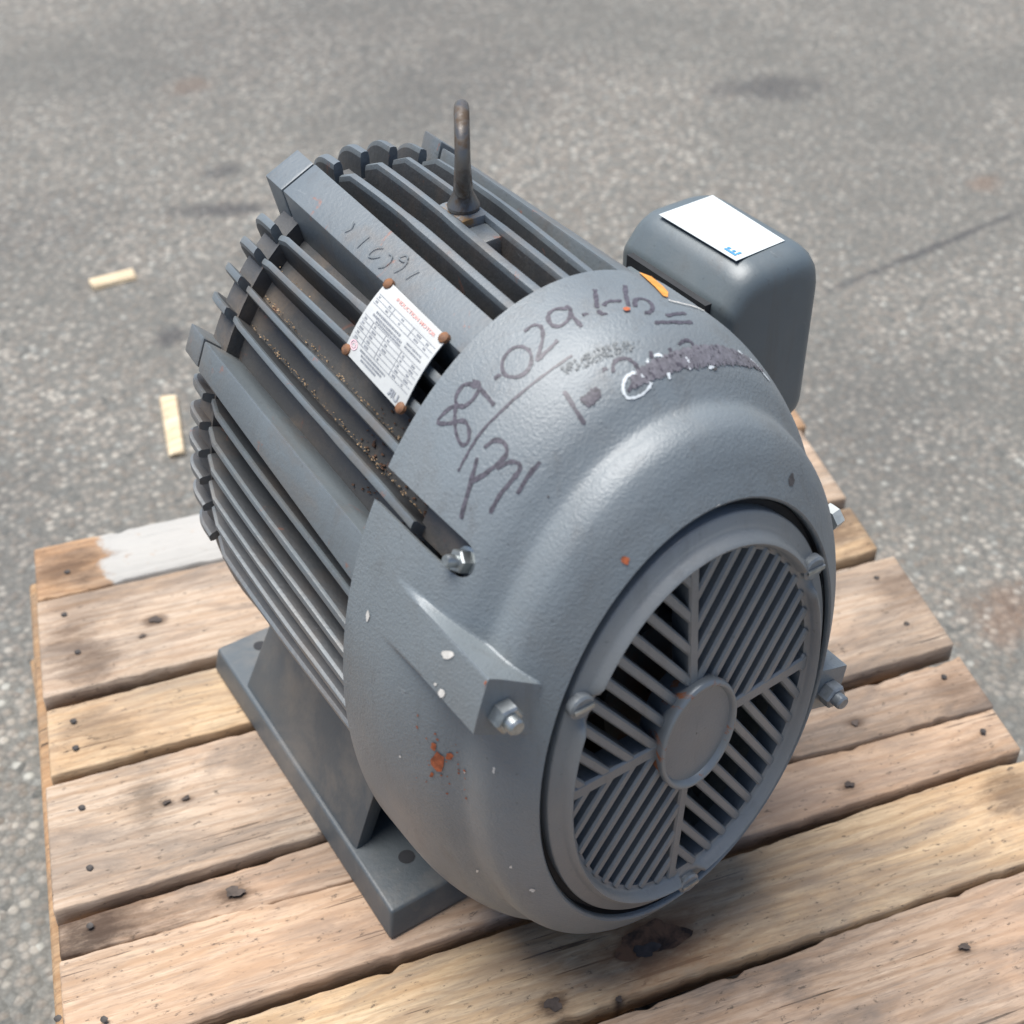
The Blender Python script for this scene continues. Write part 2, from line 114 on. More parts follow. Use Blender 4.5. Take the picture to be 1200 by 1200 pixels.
def rev(prof, n=128, loop=False, cap0=False, cap1=False, rf=None):
    """oval revolve of (Y, r) points round the motor axis"""
    v, f = [], []
    for k in range(n):
        th = 360.0 * k / n
        for (Y, r) in prof:
            v.append(O(r if rf is None else rf(r, th, Y), th, Y))
    m = len(prof)
    for k in range(n):
        a, b = k * m, ((k + 1) % n) * m
        for j in range(m if loop else m - 1):
            j2 = (j + 1) % m
            f.append((a + j, b + j, b + j2, a + j2))
    if cap0: f.append(tuple(k * m for k in range(n)))
    if cap1: f.append(tuple(k * m + m - 1 for k in range(n)))
    return v, f

def prism(c, ax, rad, h, n=6, roll=0.0, ch=0.12, hole=None):
    """chamfered prism / bolt head standing on c along ax"""
    ax = Vector(ax).normalized()
    u = ax.orthogonal().normalized()
    w = ax.cross(u)
    c = Vector(c)
    rings = [(0, rad), (h * (1 - ch), rad), (h, rad * (1 - ch))]
    v, f = [], []
    for (hh, rr) in rings:
        for k in range(n):
            a = 2 * math.pi * k / n + roll
            v.append(c + ax * hh + (u * math.cos(a) + w * math.sin(a)) * rr)
    for j in range(len(rings) - 1):
        for k in range(n):
            k2 = (k + 1) % n
            f.append((j * n + k, j * n + k2, (j + 1) * n + k2, (j + 1) * n + k))
    f.append(tuple(range(n))[::-1])
    f.append(tuple(2 * n + k for k in range(n)))
    return v, f

def join(*parts):
    v, f = [], []
    for (a, b) in parts:
        k = len(v)
        v += list(a)
        f += [tuple(i + k for i in q) for q in b]
    return v, f

# ---------------------------------------------------------------- materials
class Mat:
    def __init__(self, name):
        self.m = bpy.data.materials.new(name)
        self.m.use_nodes = True
        self.t = self.m.node_tree
        self.b = self.t.nodes['Principled BSDF']
    def n(self, typ, **kw):
        nd = self.t.nodes.new('ShaderNode' + typ)
        for k, v in kw.items():
            if k in nd.inputs: nd.inputs[k].default_value = v
            else: setattr(nd, k, v)
        return nd
    def l(self, a, b):
        self.t.links.new(a, b)
    def co(self, scale=(1, 1, 1), loc=(0, 0, 0), rnd=False):
        tc = self.n('TexCoord')
        mp = self.n('Mapping')
        mp.inputs['Scale'].default_value = scale
        mp.inputs['Location'].default_value = loc
        self.l(tc.outputs['Object'], mp.inputs['Vector'])
        if rnd:
            oi = self.n('ObjectInfo')
            ml = self.n('Math', operation='MULTIPLY')
            ml.inputs[1].default_value = 37.0
            self.l(oi.outputs['Random'], ml.inputs[0])
            cb = self.n('CombineXYZ')
            self.l(ml.outputs[0], cb.inputs[0]); self.l(ml.outputs[0], cb.inputs[1])
            self.l(cb.outputs[0], mp.inputs['Location'])
        return mp.outputs[0]
    def noise(self, vec, scale, detail=4, rough=0.55, dist=0.0):
        nd = self.n('TexNoise')
        nd.inputs['Scale'].default_value = scale
        nd.inputs['Detail'].default_value = detail
        nd.inputs['Roughness'].default_value = rough
        nd.inputs['Distortion'].default_value = dist
        self.l(vec, nd.inputs['Vector'])
        return nd.outputs['Fac']
    def ramp(self, fac, lo, hi, c0=(0, 0, 0, 1), c1=(1, 1, 1, 1)):
        r = self.n('ValToRGB')
        e = r.color_ramp.elements
        e[0].position, e[1].position = lo, hi
        e[0].color, e[1].color = c0, c1
        self.l(fac, r.inputs[0])
        return r.outputs[0]
    def mix(self, fac, a, b, mode='MIX'):
        x = self.n('MixRGB', blend_type=mode)
        for s, i in ((fac, 0), (a, 1), (b, 2)):
            if isinstance(s, (int, float)): x.inputs[i].default_value = s
            elif isinstance(s, tuple): x.inputs[i].default_value = s if len(s) == 4 else (*s, 1)
            else: self.l(s, x.inputs[i])
        return x.outputs[0]
    def math(self, op, a, b=0.0):
        x = self.n('Math', operation=op)
        for s, i in ((a, 0), (b, 1)):
            if isinstance(s, (int, float)): x.inputs[i].default_value = s
            else: self.l(s, x.inputs[i])
        return x.outputs[0]
    def bump(self, h, strength, dist, prev=None):
        b = self.n('Bump')
        b.inputs['Strength'].default_value = strength
        b.inputs['Distance'].default_value = dist
        self.l(h, b.inputs['Height'])
        if prev is not None: self.l(prev, b.inputs['Normal'])
        return b.outputs[0]
    def out(self, col=None, rough=None, nrm=None, metal=None, spec=None):
        for s, k in ((col, 'Base Color'), (rough, 'Roughness'), (nrm, 'Normal'), (metal, 'Metallic'), (spec, 'Specular IOR Level')):
            if s is None: continue
            if isinstance(s, (int, float)): self.b.inputs[k].default_value = s
            elif isinstance(s, tuple): self.b.inputs[k].default_value = (*s, 1)
            else: self.l(s, self.b.inputs[k])
        return self.m

def paint(name, col, peel=0.25, peel_scale=520, dust=0.25, dustcol=(0.24, 0.20, 0.155), rough=0.46, wear=0.0, coat=0.12):
    M = Mat(name)
    v = M.co()
    tone = M.noise(v, 7, 5)
    c = M.mix(M.ramp(tone, 0.35, 0.68), tuple(x * 0.86 for x in col), tuple(min(1, x * 1.12) for x in col))
    dm = M.ramp(M.noise(v, 16, 8, 0.66, 0.4), 0.47, 0.72)
    c = M.mix(M.math('MULTIPLY', dm, dust), c, dustcol)
    stv = M.co((70, 70, 9))
    stm = M.ramp(M.noise(stv, 1.0, 6, 0.7, 0.3), 0.54, 0.74)
    c = M.mix(M.math('MULTIPLY', stm, 0.38), c, (0.085, 0.078, 0.070))
    lsm = M.ramp(M.noise(M.co((110, 40, 60)), 1.6, 6, 0.75, 1.0), 0.66, 0.72)
    c = M.mix(M.math('MULTIPLY', lsm, 0.30), c, (0.34, 0.35, 0.35))
    sp = M.ramp(M.noise(v, 260, 2, 0.5), 0.70, 0.74)
    c = M.mix(M.math('MULTIPLY', sp, 0.35), c, (0.05, 0.052, 0.055))
    if wear:
        wm = M.ramp(M.noise(v, 55, 7, 0.7, 0.8), 0.63, 0.68)
        c = M.mix(M.math('MULTIPLY', wm, wear), c, (0.30, 0.09, 0.035))
    ro = M.math('ADD', M.math('MULTIPLY', M.noise(v, 40, 6, 0.6), 0.22), rough - 0.11)
    nb = M.bump(M.noise(v, peel_scale, 3, 0.6), peel, 0.0012)
    nb = M.bump(M.noise(v, 60, 3), 0.06, 0.004, nb)
    M.b.inputs['Coat Weight'].default_value = coat
    M.b.inputs['Coat Roughness'].default_value = 0.35
    return M.out(c, ro, nb, spec=0.75)

def flat(name, col, rough=0.6, metal=0.0, var=0.25, scale=120, bumpd=0.0004):
    M = Mat(name)
    v = M.co()
    n = M.noise(v, scale, 5, 0.65)
    c = M.mix(M.ramp(n, 0.3, 0.7), tuple(x * (1 - var) for x in col), tuple(min(1, x * (1 + var)) for x in col))
    return M.out(c, rough, M.bump(n, 0.25, bumpd), metal)

def rusty(name, col, rust=(0.22, 0.085, 0.03), lo=0.5, hi=0.62, metal=0.6, rough=0.42, scale=90):
    M = Mat(name)
    v = M.co()
    n = M.noise(v, scale, 6, 0.65, 0.5)
    k = M.ramp(n, lo, hi)
    c = M.mix(k, col, rust)
    return M.out(c, M.math('ADD', M.math('MULTIPLY', k, 0.35), rough), M.bump(n, 0.3, 0.0006),
                 M.math('MULTIPLY', M.math('SUBTRACT', 1.0, k), metal))

GREY = (0.166, 0.188, 0.199)
m_cover = paint('cover_paint', GREY, 0.42, 620, 0.30, (0.16, 0.148, 0.130))
m_frame = paint('frame_paint', (0.128, 0.147, 0.158), 0.22, 420, 0.7, (0.15, 0.115, 0.085), wear=0.5)
m_flank = paint('dark_flank', (0.036, 0.039, 0.042), 0.25, 300, 0.75, (0.075, 0.055, 0.040), 0.58, wear=0.25, coat=0.0)
m_foot = paint('foot_paint', (0.066, 0.079, 0.086), 0.16, 420, 0.55, rough=0.52)
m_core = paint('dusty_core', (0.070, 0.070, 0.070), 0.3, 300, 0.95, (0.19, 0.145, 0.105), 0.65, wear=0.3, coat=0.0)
m_grille = paint('grille_paint', (0.170, 0.180, 0.183), 0.22, 700, 0.15, rough=0.42)
m_hub = rusty('hub_rim_worn', (0.23, 0.245, 0.25), (0.33, 0.12, 0.05), 0.555, 0.61, 0.25, 0.40, 60)
m_box = paint('box_paint', (0.100, 0.122, 0.132), 0.08, 400, 0.12)
m_dark = flat('shade_black', (0.018, 0.018, 0.02), 0.7)  # near-black colour standing in for shade in gap and holes
m_gasket = flat('black_gasket', (0.02, 0.021, 0.023), 0.6)
m_zinc = flat('zinc_bolt', (0.36, 0.38, 0.38), 0.36, 0.85, 0.3, 200)
m_gbolt = flat('painted_bolt', (0.20, 0.215, 0.225), 0.36, 0.3, 0.25, 200)
m_white_z = flat('white_zinc', (0.46, 0.48, 0.46), 0.4, 0.3, 0.15, 200)
m_eye = rusty('eyebolt_steel', (0.17, 0.16, 0.15), (0.075, 0.048, 0.028), 0.46, 0.60, 0.75, 0.36, 70)
m_rustpad = rusty('rusty_pad', (0.15, 0.165, 0.175), (0.24, 0.14, 0.06), 0.48, 0.62, 0.0, 0.55, 120)
m_pin = rusty('rust_pin', (0.16, 0.08, 0.045), (0.24, 0.11, 0.05), 0.4, 0.6, 0.2, 0.6, 300)
m_fan = rusty('fan_blade', (0.055, 0.052, 0.045), (0.11, 0.055, 0.03), 0.50, 0.66, 0.0, 0.7, 40)
m_ink = flat('marker_ink', (0.078, 0.070, 0.082), 0.42, 0, 0.6, 600, 0.0001)
m_ink_faint = flat('marker_ink_faint', (0.155, 0.146, 0.160), 0.45, 0, 0.3, 350, 0.0001)
m_smudge = flat('grey_smudge', (0.150, 0.158, 0.158), 0.6, 0, 0.3, 350, 0.0001)
m_pencil = flat('pencil', (0.115, 0.13, 0.138), 0.5, 0, 0.2, 300, 0.0)
m_tan = flat('tan_dust', (0.33, 0.23, 0.14), 0.9, 0, 0.5, 200, 0.001)
m_crumb = flat('rust_crumbs', (0.13, 0.07, 0.045), 0.9, 0, 0.6, 200, 0.001)
m_whitep = flat('white_paint_mark', (0.60, 0.63, 0.64), 0.5, 0, 0.06, 300)
m_rust = flat('rust_spot', (0.36, 0.095, 0.035), 0.75, 0, 0.55, 260, 0.0008)
m_chip = flat('bare_primer_chip', (0.66, 0.62, 0.56), 0.6, 0, 0.2, 300, 0.0004)
m_dkspot = flat('dark_scuff', (0.07, 0.062, 0.06), 0.6, 0, 0.4, 300)
m_orange = flat('orange_scrape', (0.72, 0.30, 0.05), 0.55, 0, 0.3, 200)
m_plate = flat('plate_white', (0.47, 0.475, 0.46), 0.38, 0, 0.10, 60, 0.0001)
m_print = flat('black_print', (0.27, 0.28, 0.30), 0.5, 0, 0.2, 200, 0.0)
m_red = flat('red_print', (0.68, 0.33, 0.29), 0.5, 0, 0.2, 300, 0.0)
m_pink = flat('pink_print', (0.74, 0.48, 0.52), 0.5, 0, 0.2, 300, 0.0)
m_label = flat('white_label', (0.52, 0.55, 0.545), 0.45, 0, 0.10, 45, 0.0001)
m_blue = flat('blue_print', (0.07, 0.26, 0.48), 0.5, 0, 0.15, 300, 0.0)

def wood(name, base, dark, stain=0.5, white=False, spots=()):
    M = Mat(name)
    vr = M.co((1, 1, 1), rnd=True)
    vg = M.co((2.2, 26, 26), rnd=True)
    vf = M.co((12, 260, 260), rnd=True)
    g1 = M.noise(vg, 2.6, 6, 0.62, 1.4)
    g2 = M.noise(vf, 2.2, 4, 0.6, 0.3)
    c = M.mix(M.ramp(g1, 0.30, 0.72), base, tuple(x * y for x, y in zip(base, (0.72, 0.62, 0.52))))
    c = M.mix(M.math('MULTIPLY', M.ramp(g2, 0.50, 0.70), 0.62), c, tuple(x * 0.42 for x in base))
    sc = M.noise(M.co((70, 420, 420), rnd=True), 1.5, 5, 0.7)
    c = M.mix(M.math('MULTIPLY', M.ramp(sc, 0.56, 0.68), 0.55), c, tuple(x * 0.38 for x in base))
    lt = M.noise(M.co((30, 300, 300), rnd=True), 1.7, 4, 0.6)
    c = M.mix(M.math('MULTIPLY', M.ramp(lt, 0.58, 0.70), 0.4), c, tuple(min(1, x * 1.3) for x in base))
    wv = M.n('TexWave', wave_type='BANDS', bands_direction='Y')
    wv.inputs['Scale'].default_value = 34
    wv.inputs['Distortion'].default_value = 9.0
    wv.inputs['Detail'].default_value = 4
    wv.inputs['Detail Scale'].default_value = 1.3
    M.l(M.co((0.35, 1.0, 1.0), rnd=True), wv.inputs['Vector'])
    c = M.mix(M.math('MULTIPLY', M.ramp(wv.outputs['Fac'], 0.55, 0.95), 0.42), c, tuple(x * y for x, y in zip(base, (0.55, 0.45, 0.36))))
    crk = M.noise(M.co((5, 150, 150), rnd=True), 1.4, 3, 0.5)
    crm = M.ramp(crk, 0.685, 0.70)
    c = M.mix(M.math('MULTIPLY', crm, 0.85), c, (0.05, 0.036, 0.026))
    pk = M.ramp(M.noise(vr, 7, 3), 0.45, 0.7)
    c = M.mix(M.math('MULTIPLY', pk, 0.35), c, (base[0] * 1.06, base[1] * 0.86, base[2] * 0.74))
    wz = M.ramp(M.noise(M.co((5, 16, 16), rnd=True), 1.6, 8, 0.68, 0.8), 0.44, 0.66)           # weather greying
    c = M.mix(M.math('MULTIPLY', wz, stain), c, dark)
    fl = M.ramp(M.noise(M.co((60, 130, 130), rnd=True), 2.0, 6, 0.75), 0.60, 0.65)   # mildew flecks
    c = M.mix(M.math('MULTIPLY', fl, 0.75), c, (0.075, 0.060, 0.048))
    rough = 0.72
    if white:
        tc = M.n('TexCoord')
        sx = M.n('SeparateXYZ')
        M.l(tc.outputs['Object'], sx.inputs[0])
        e = M.math('ADD', sx.outputs[0], M.math('MULTIPLY', M.math('SUBTRACT', M.noise(M.co(), 42, 6, 0.6), 0.5), 0.055))
        k = M.math('MULTIPLY', M.ramp(e, 0.0, 0.006), M.math('LESS_THAN', sx.outputs[0], 0.34))
        k = M.math('MULTIPLY', k, M.math('SUBTRACT', 1.0, M.math('MULTIPLY', M.ramp(M.noise(M.co(), 70, 6, .7), 0.6, 0.7), 0.7)))
        c = M.mix(M.math('MULTIPLY', k, 0.94), c, (0.40, 0.39, 0.365))
    if spots:
        tcs = M.n('TexCoord')
        wob = M.n('TexNoise')
        wob.inputs['Scale'].default_value = 38
        wob.inputs['Detail'].default_value = 9
        wob.inputs['Roughness'].default_value = 0.72
        M.l(M.co((0.6, 1.6, 1.6)), wob.inputs['Vector'])
    for (sx_, sy_, sr, asp, amt, scol) in spots:
        mp = M.n('Mapping', vector_type='POINT')
        mp.inputs['Location'].default_value = (-sx_ / asp, -sy_, 0)
        mp.inputs['Scale'].default_value = (1 / asp, 1, 0)
        M.l(tcs.outputs['Object'], mp.inputs['Vector'])
        ln = M.n('VectorMath', operation='LENGTH')
        M.l(mp.outputs[0], ln.inputs[0])
        dd = M.math('ADD', ln.outputs['Value'], M.math('MULTIPLY', M.math('SUBTRACT', wob.outputs['Fac'], 0.5), sr * 3.2))
        k = M.ramp(dd, sr * 0.35, sr * 1.15, (1, 1, 1, 1), (0, 0, 0, 1))
        c = M.mix(M.math('MULTIPLY', k, amt), c, scol)
    nb = M.bump(g2, 0.32, 0.0012)
    nb = M.bump(g1, 0.35, 0.003, nb)
    nb = M.bump(fl, 0.3, -0.0012, nb)
    nb = M.bump(crm, 0.5, -0.002, nb)
    nb = M.bump(wv.outputs['Fac'], 0.25, -0.0008, nb)
    return M.out(c, rough, nb, spec=0.25)

WD = (0.185, 0.148, 0.120)
WOODS = [((0.50, 0.400, 0.310), WD, 0.92), ((0.55, 0.420, 0.275), WD, 0.65), ((0.46, 0.350, 0.262), (0.17, 0.135, 0.11), 0.9),
         ((0.46, 0.30, 0.18), WD, 0.5), ((0.54, 0.405, 0.295), (0.22, 0.165, 0.13), 0.6)]
m_string = wood('wood_stringer', (0.40, 0.27, 0.16), (0.16, 0.12, 0.09), 0.6)
m_chipwood = wood('chip_wood', (0.74, 0.63, 0.45), WD, 0.2)
m_knot = rusty('knot_wood', (0.20, 0.095, 0.045), (0.05, 0.028, 0.018), 0.42, 0.62, 0.0, 0.7, 70)
m_nail = flat('nail_iron', (0.045, 0.038, 0.034), 0.6, 0.3, 0.4, 200)
m_scorch = flat('scorch', (0.07, 0.052, 0.042), 0.8, 0, 0.6, 90)

DKG, BRN = (0.055, 0.054, 0.056), (0.17, 0.085, 0.045)
ASPOTS = [(.300, 1.245, .022, 3.2, -25, .75, DKG), (.345, 1.345, .022, 1.4, 0, .6, DKG), (.118, 1.004, .020, 1.0, 0, .75, DKG), (1.13, 1.14, .05, 1.8, -30, .6, DKG),
          (.97, .668, .007, 26, 1, .8, DKG), (1.15, .75, .022, 1.2, 0, .3, BRN), (.53, .175, .035, 1.3, 20, .4, BRN), (.43, 1.63, .03, 1.5, 0, .25, BRN), (.76, 1.40, .16, 1.6, 10, .25, DKG),
          (.71, 1.72, .25, 1.8, 0, .22, DKG), (.62, .45, .12, 1.5, 30, .22, DKG), (-.25, .80, .16, 1.4, 50, .25, DKG), (.02, 1.35, .1, 2.2, -10, .2, DKG)]
def asphalt():
    M = Mat('asphalt')
    v = M.co()
    vo = M.n('TexVoronoi', feature='F1')
    vo.inputs['Scale'].default_value = 125
    vo.inputs['Randomness'].default_value = 1.0
    M.l(v, vo.inputs['Vector'])
    hsv = M.n('SeparateColor')
    M.l(vo.outputs['Color'], hsv.inputs[0])
    stone = M.mix(hsv.outputs[0], (0.052, 0.052, 0.049), (0.295, 0.290, 0.264))
    pale = M.ramp(hsv.outputs[1], 0.82, 0.88)
    stone = M.mix(pale, stone, (0.46, 0.445, 0.395))
    dk = M.ramp(hsv.outputs[2], 0.83, 0.88)
    stone = M.mix(M.math('MULTIPLY', dk, 0.7), stone, (0.075, 0.075, 0.078))
    warm = M.ramp(hsv.outputs[2], 0.10, 0.05)
    stone = M.mix(M.math('MULTIPLY', warm, 0.35), stone, (0.36, 0.27, 0.20))
    edge = M.ramp(vo.outputs['Distance'], 0.30, 0.62)
    c = M.mix(M.math('MULTIPLY', edge, 0.85), stone, (0.112, 0.110, 0.100))
    v2 = M.n('TexVoronoi', feature='F1')
    v2.inputs['Scale'].default_value = 330
    M.l(v, v2.inputs['Vector'])
    c = M.mix(0.30, c, M.mix(v2.outputs['Distance'], (0.315, 0.308, 0.275), (0.062, 0.061, 0.057)))
    big = M.noise(v, 3.0, 6, 0.6)
    c = M.mix(M.math('MULTIPLY', M.ramp(big, 0.40, 0.66), 0.6), c, (0.112, 0.110, 0.100))
    st = M.ramp(M.noise(M.co((1, 1, 1), (3.1, 7.7, 0)), 5.5, 5, 0.6, 0.6), 0.70, 0.76)
    c = M.mix(M.math('MULTIPLY', st, 0.6), c, (0.055, 0.054, 0.056))
    br = M.ramp(M.noise(M.co((1, 1, 1), (11.3, 2.2, 0)), 7.0, 5, 0.6), 0.68, 0.76)
    c = M.mix(M.math('MULTIPLY', br, 0.15), c, (0.22, 0.12, 0.075))
    tcs = M.n('TexCoord')
    wob = M.noise(tcs.outputs['Object'], 28, 5, 0.65)
    for (px, py, rr_, asp, ang, amt, col) in ASPOTS:
        mp = M.n('Mapping', vector_type='TEXTURE')
        mp.inputs['Location'].default_value = (px, py, 0)
        mp.inputs['Rotation'].default_value = (0, 0, R(ang))
        mp.inputs['Scale'].default_value = (asp, 1, 1)
        M.l(tcs.outputs['Object'], mp.inputs['Vector'])
        sxy = M.n('SeparateXYZ')
        M.l(mp.outputs[0], sxy.inputs[0])
        cxy = M.n('CombineXYZ')
        M.l(sxy.outputs[0], cxy.inputs[0]); M.l(sxy.outputs[1], cxy.inputs[1])
        ln = M.n('VectorMath', operation='LENGTH')
        M.l(cxy.outputs[0], ln.inputs[0])
        dd = M.math('ADD', ln.outputs['Value'], M.math('MULTIPLY', M.math('SUBTRACT', wob, 0.5), rr_ * 1.8))
        c = M.mix(M.math('MULTIPLY', M.ramp(dd, rr_ * .4, rr_ * 1.2, (1, 1, 1, 1), (0, 0, 0, 1)), amt), c, col)
    nb = M.bump(vo.outputs['Distance'], 0.7, -0.004)
    nb = M.bump(M.noise(v, 400, 4), 0.4, 0.001, nb)
    return M.out(c, 0.85, nb, spec=0.3)
m_asph = asphalt()

# ---------------------------------------------------------------- setting
GZ = -0.118
gv, gf = [], []
gv = [(-40, -40, GZ), (40, -40, GZ), (40, 40, GZ), (-40, 40, GZ)]
ground = mk('asphalt', gv, [(0, 1, 2, 3)], m_asph, None, Vector((0, 0, 0)))
tag(ground, kind='structure', label='worn grey asphalt yard with pale aggregate and dark stains')

# ---------------------------------------------------------------- pallet
TH = -0.253
PT = Vector((math.cos(TH), math.sin(TH), 0))
PN = Vector((-math.sin(TH), math.cos(TH), 0))
pal_loc = PT * 0.0 + PN * 0.22
pallet = empty('pallet', (pal_loc.x, pal_loc.y, GZ))
tag(pallet, 'weathered wooden pallet of rough boards under the grey motor', 'pallet')
def tl(b): return -0.3105 - (0.5287 - b) * 0.0655          # left end line of the deck
def tr(b): return 0.3386 - (0.431 - b) * 0.112             # right end line
# name, back edge (left, right), front edge (left, right), material
BOARDS = [(.5300, .5330, .4675, .4705, 3), (.4650, .4685, .3615, .3690, 0), (.3510, .3590, .2865, .3010, 1),
          (.2795, .2915, .1765, .1870, 0), (.1670, .1775, .1420, .1262, 2), (.1402, .1247, .0715, .0868, 4),
          (.0625, .0775, -.0045, .0062, 1), (-.0115, -.0005, -.0960, -.0880, 2), (-.1060, -.0980, -.1900, -.1820, 0)]
THK = 0.018
boards = []
NS = 90
BR1, BR2, BLK = (0.20, 0.10, 0.05), (0.07, 0.04, 0.025), (0.035, 0.026, 0.02)
SPOT = {}
def spot(t, b, *a):
    i = min(range(len(BOARDS)), key=lambda q: abs(sum(BOARDS[q][:4]) / 4 - b))
    SPOT.setdefault(i, []).append((t + (0.263 if BOARDS[i][4] == 3 else 0.0), b - sum(BOARDS[i][:4]) / 4, *a))
for (t, b, s_) in DATA['knots']:
    if s_ > 0.02:
        spot(t, b, .036, 1.7, .6, (0.32, 0.18, 0.09)); spot(t + .002, b, .022, 1.5, .8, BR1)
    else:
        spot(t, b, s_ * 1.1, 1.5, .9, BR2)
spot(-0.318, 0.153, .016, 1.7, .92, BLK); spot(-0.300, 0.157, .022, 2.4, .6, BR2)
spot(-0.29, 0.50, .022, 1.6, .7, BR2); spot(-0.285, 0.385, .020, 1.2, .6, BR2); spot(-0.298, 0.41, .02, 1.0, .45, BR2)
spot(-0.29, 0.32, .026, 1.2, .45, BR2); spot(-0.27, 0.245, .022, .8, .5, BLK); spot(-.13, .26, .022, 1.6, .55, BR2); spot(-.285, .44, .03, 1.2, .4, BR2)
spot(0.31, 0.255, .028, 1.0, .45, BR2); spot(0.29, 0.15, .025, 1.0, .45, BR2); spot(.30, .34, .035, 1.0, .7, BR2); spot(.27, .09, .02, 2.0, .4, BR2)
spot(.27, .055, .022, 1.4, .6, BR2)
for i, (bl, br_, fl_, fr_, mi) in enumerate(BOARDS):
    bc = (bl + br_ + fl_ + fr_) / 4
    c0 = PT * 0.0 + PN * bc
    dz = -0.0006 * (i % 3)
    v, f = [], []
    rnd = random.Random(40 + i)
    jl, jr = rnd.uniform(-.003, .003), rnd.uniform(-.006, .005)
    wob = [rnd.uniform(-1, 1) for _ in range(2 * NS + 2)]
    for k in range(NS + 1):
        s = k / NS
        for e, (b0, b1) in enumerate(((fl_, fr_), (bl, br_))):
            b = b0 + (b1 - b0) * s
            t = (tl(b) + jl) * (1 - s) + (tr(b) + jr) * s
            b += 0.0005 * wob[2 * k + e] + 0.0009 * wob[2 * (k // 9 * 9) + e] + 0.0012 * math.sin(6 * s + i + 2 * e)
            if rnd.random() < .035: b += (0.0022 if e == 0 else -0.0022)
            for z in (-THK, 0.0):
                v.append((t, b - bc, z + dz + (0.0007 * math.sin(5 * s + i))))
    for k in range(NS):
        a, b = 4 * k, 4 * (k + 1)
        f += [(a + 1, b + 1, b + 3, a + 3), (a, a + 2, b + 2, b), (a, b, b + 1, a + 1), (a + 2, a + 3, b + 3, b + 2)]
    f += [(0, 1, 3, 2), (4 * NS, 4 * NS + 2, 4 * NS + 3, 4 * NS + 1)]
    if mi == 3:                                   # white paint starts at this local x
        v = [(x + 0.263, y, z) for (x, y, z) in v]
        off = -0.263
    else:
        off = 0.0
    o = mk('deck_board', v, f, wood('board_wood', *WOODS[mi], white=(mi == 3), spots=SPOT.get(i, ())), pallet, Vector((0, 0, 0)), 50, 0.0012, 1)
    o.location = (c0 + PT * off) - Vector((pal_loc.x, pal_loc.y, GZ))
    o.rotation_euler = (0, 0, TH)
    boards.append((o, bc, off, min(fl_, fr_), max(bl, br_), mi))
def on_board(b):
    return min(boards, key=lambda q: abs(q[1] - b))
def pal_disc(name, t, b, rx, ry, mat, zoff, n=12, jag=0.2, rim=None, dep=0.0):
    o, bc, off, _, _, _ = on_board(b)
    rnd = random.Random(int(t * 9999) + int(b * 777))
    v = [(t - off, b - bc, zoff - dep)]
    for k in range(n):
        a = 2 * math.pi * k / n
        q = 1 + rnd.uniform(-jag, jag)
        v.append((t - off + rx * q * math.cos(a), b - bc + ry * q * math.sin(a), zoff))
    f = [(0, 1 + k, 1 + (k + 1) % n) for k in range(n)]
    return mk(name, v, f, mat, o, Vector((0, 0, 0)), 60)
for (t, b) in DATA['nails']:
    pal_disc('nail_head', t, b, 0.0023, 0.0023, m_nail, 0.0012, 9, 0.12, dep=0.0006)
def knot(t, b, rx, ry, mat, z, seed):
    o, bc, off, _, _, _ = on_board(b)
    rr = random.Random(seed)
    ph = [rr.uniform(0, 6.28) for _ in range(4)]
    n = 32
    v = [(t - off, b - bc, z - 0.0004)]
    for k in range(n):
        a = 2 * math.pi * k / n
        q = 1 + .20 * math.sin(2 * a + ph[0]) + .16 * math.sin(3 * a + ph[1]) + .09 * math.sin(5 * a + ph[2]) + .06 * math.sin(9 * a + ph[3])
        v.append((t - off + rx * q * math.cos(a), b - bc + ry * q * math.sin(a), z))
    return mk('knot', v, [(0, 1 + k, 1 + (k + 1) % n) for k in range(n)], mat, o, Vector((0, 0, 0)), 60)
for (t, b, s_) in DATA['knots']:
    if s_ > 0.02:
        knot(t, b + .002, .0195, .0125, m_knot, .0012, 3)
        knot(t - .006, b - .004, .0070, .0052, m_scorch, .0016, 4)
    else:
        knot(t, b, s_ * .8, s_ * .55, m_scorch, .0012, int(1e4 * abs(t)))
# stringers under the deck and two bottom boards
for t0 in (-0.300, 0.0, 0.285):
    v, f = box((t0 - 0.019, -0.18, -THK - 0.0795), (t0 + 0.019, 0.515, -THK - 0.0025))
    v = [PT * (x - (0.5287 - y) * (0.0655 if t0 < 0 else 0.09 if t0 > 0 else 0.08)) + PN * y + Vector((0, 0, z)) for (x, y, z) in v]
    mk('stringer', v, f, m_string, pallet, Vector((pal_loc.x, pal_loc.y, GZ)), 40, 0.002, 1)
for (b0, b1) in ((0.43, 0.515), (0.12, 0.20), (-0.18, -0.10)):
    v, f = box((-0.335, b0, -0.1155), (0.30, b1, -0.0985))
    v = [PT * x + PN * y + Vector((0, 0, z)) for (x, y, z) in v]
    mk('bottom_board', v, f, m_string, pallet, Vector((pal_loc.x, pal_loc.y, GZ)), 40, 0.002, 1)

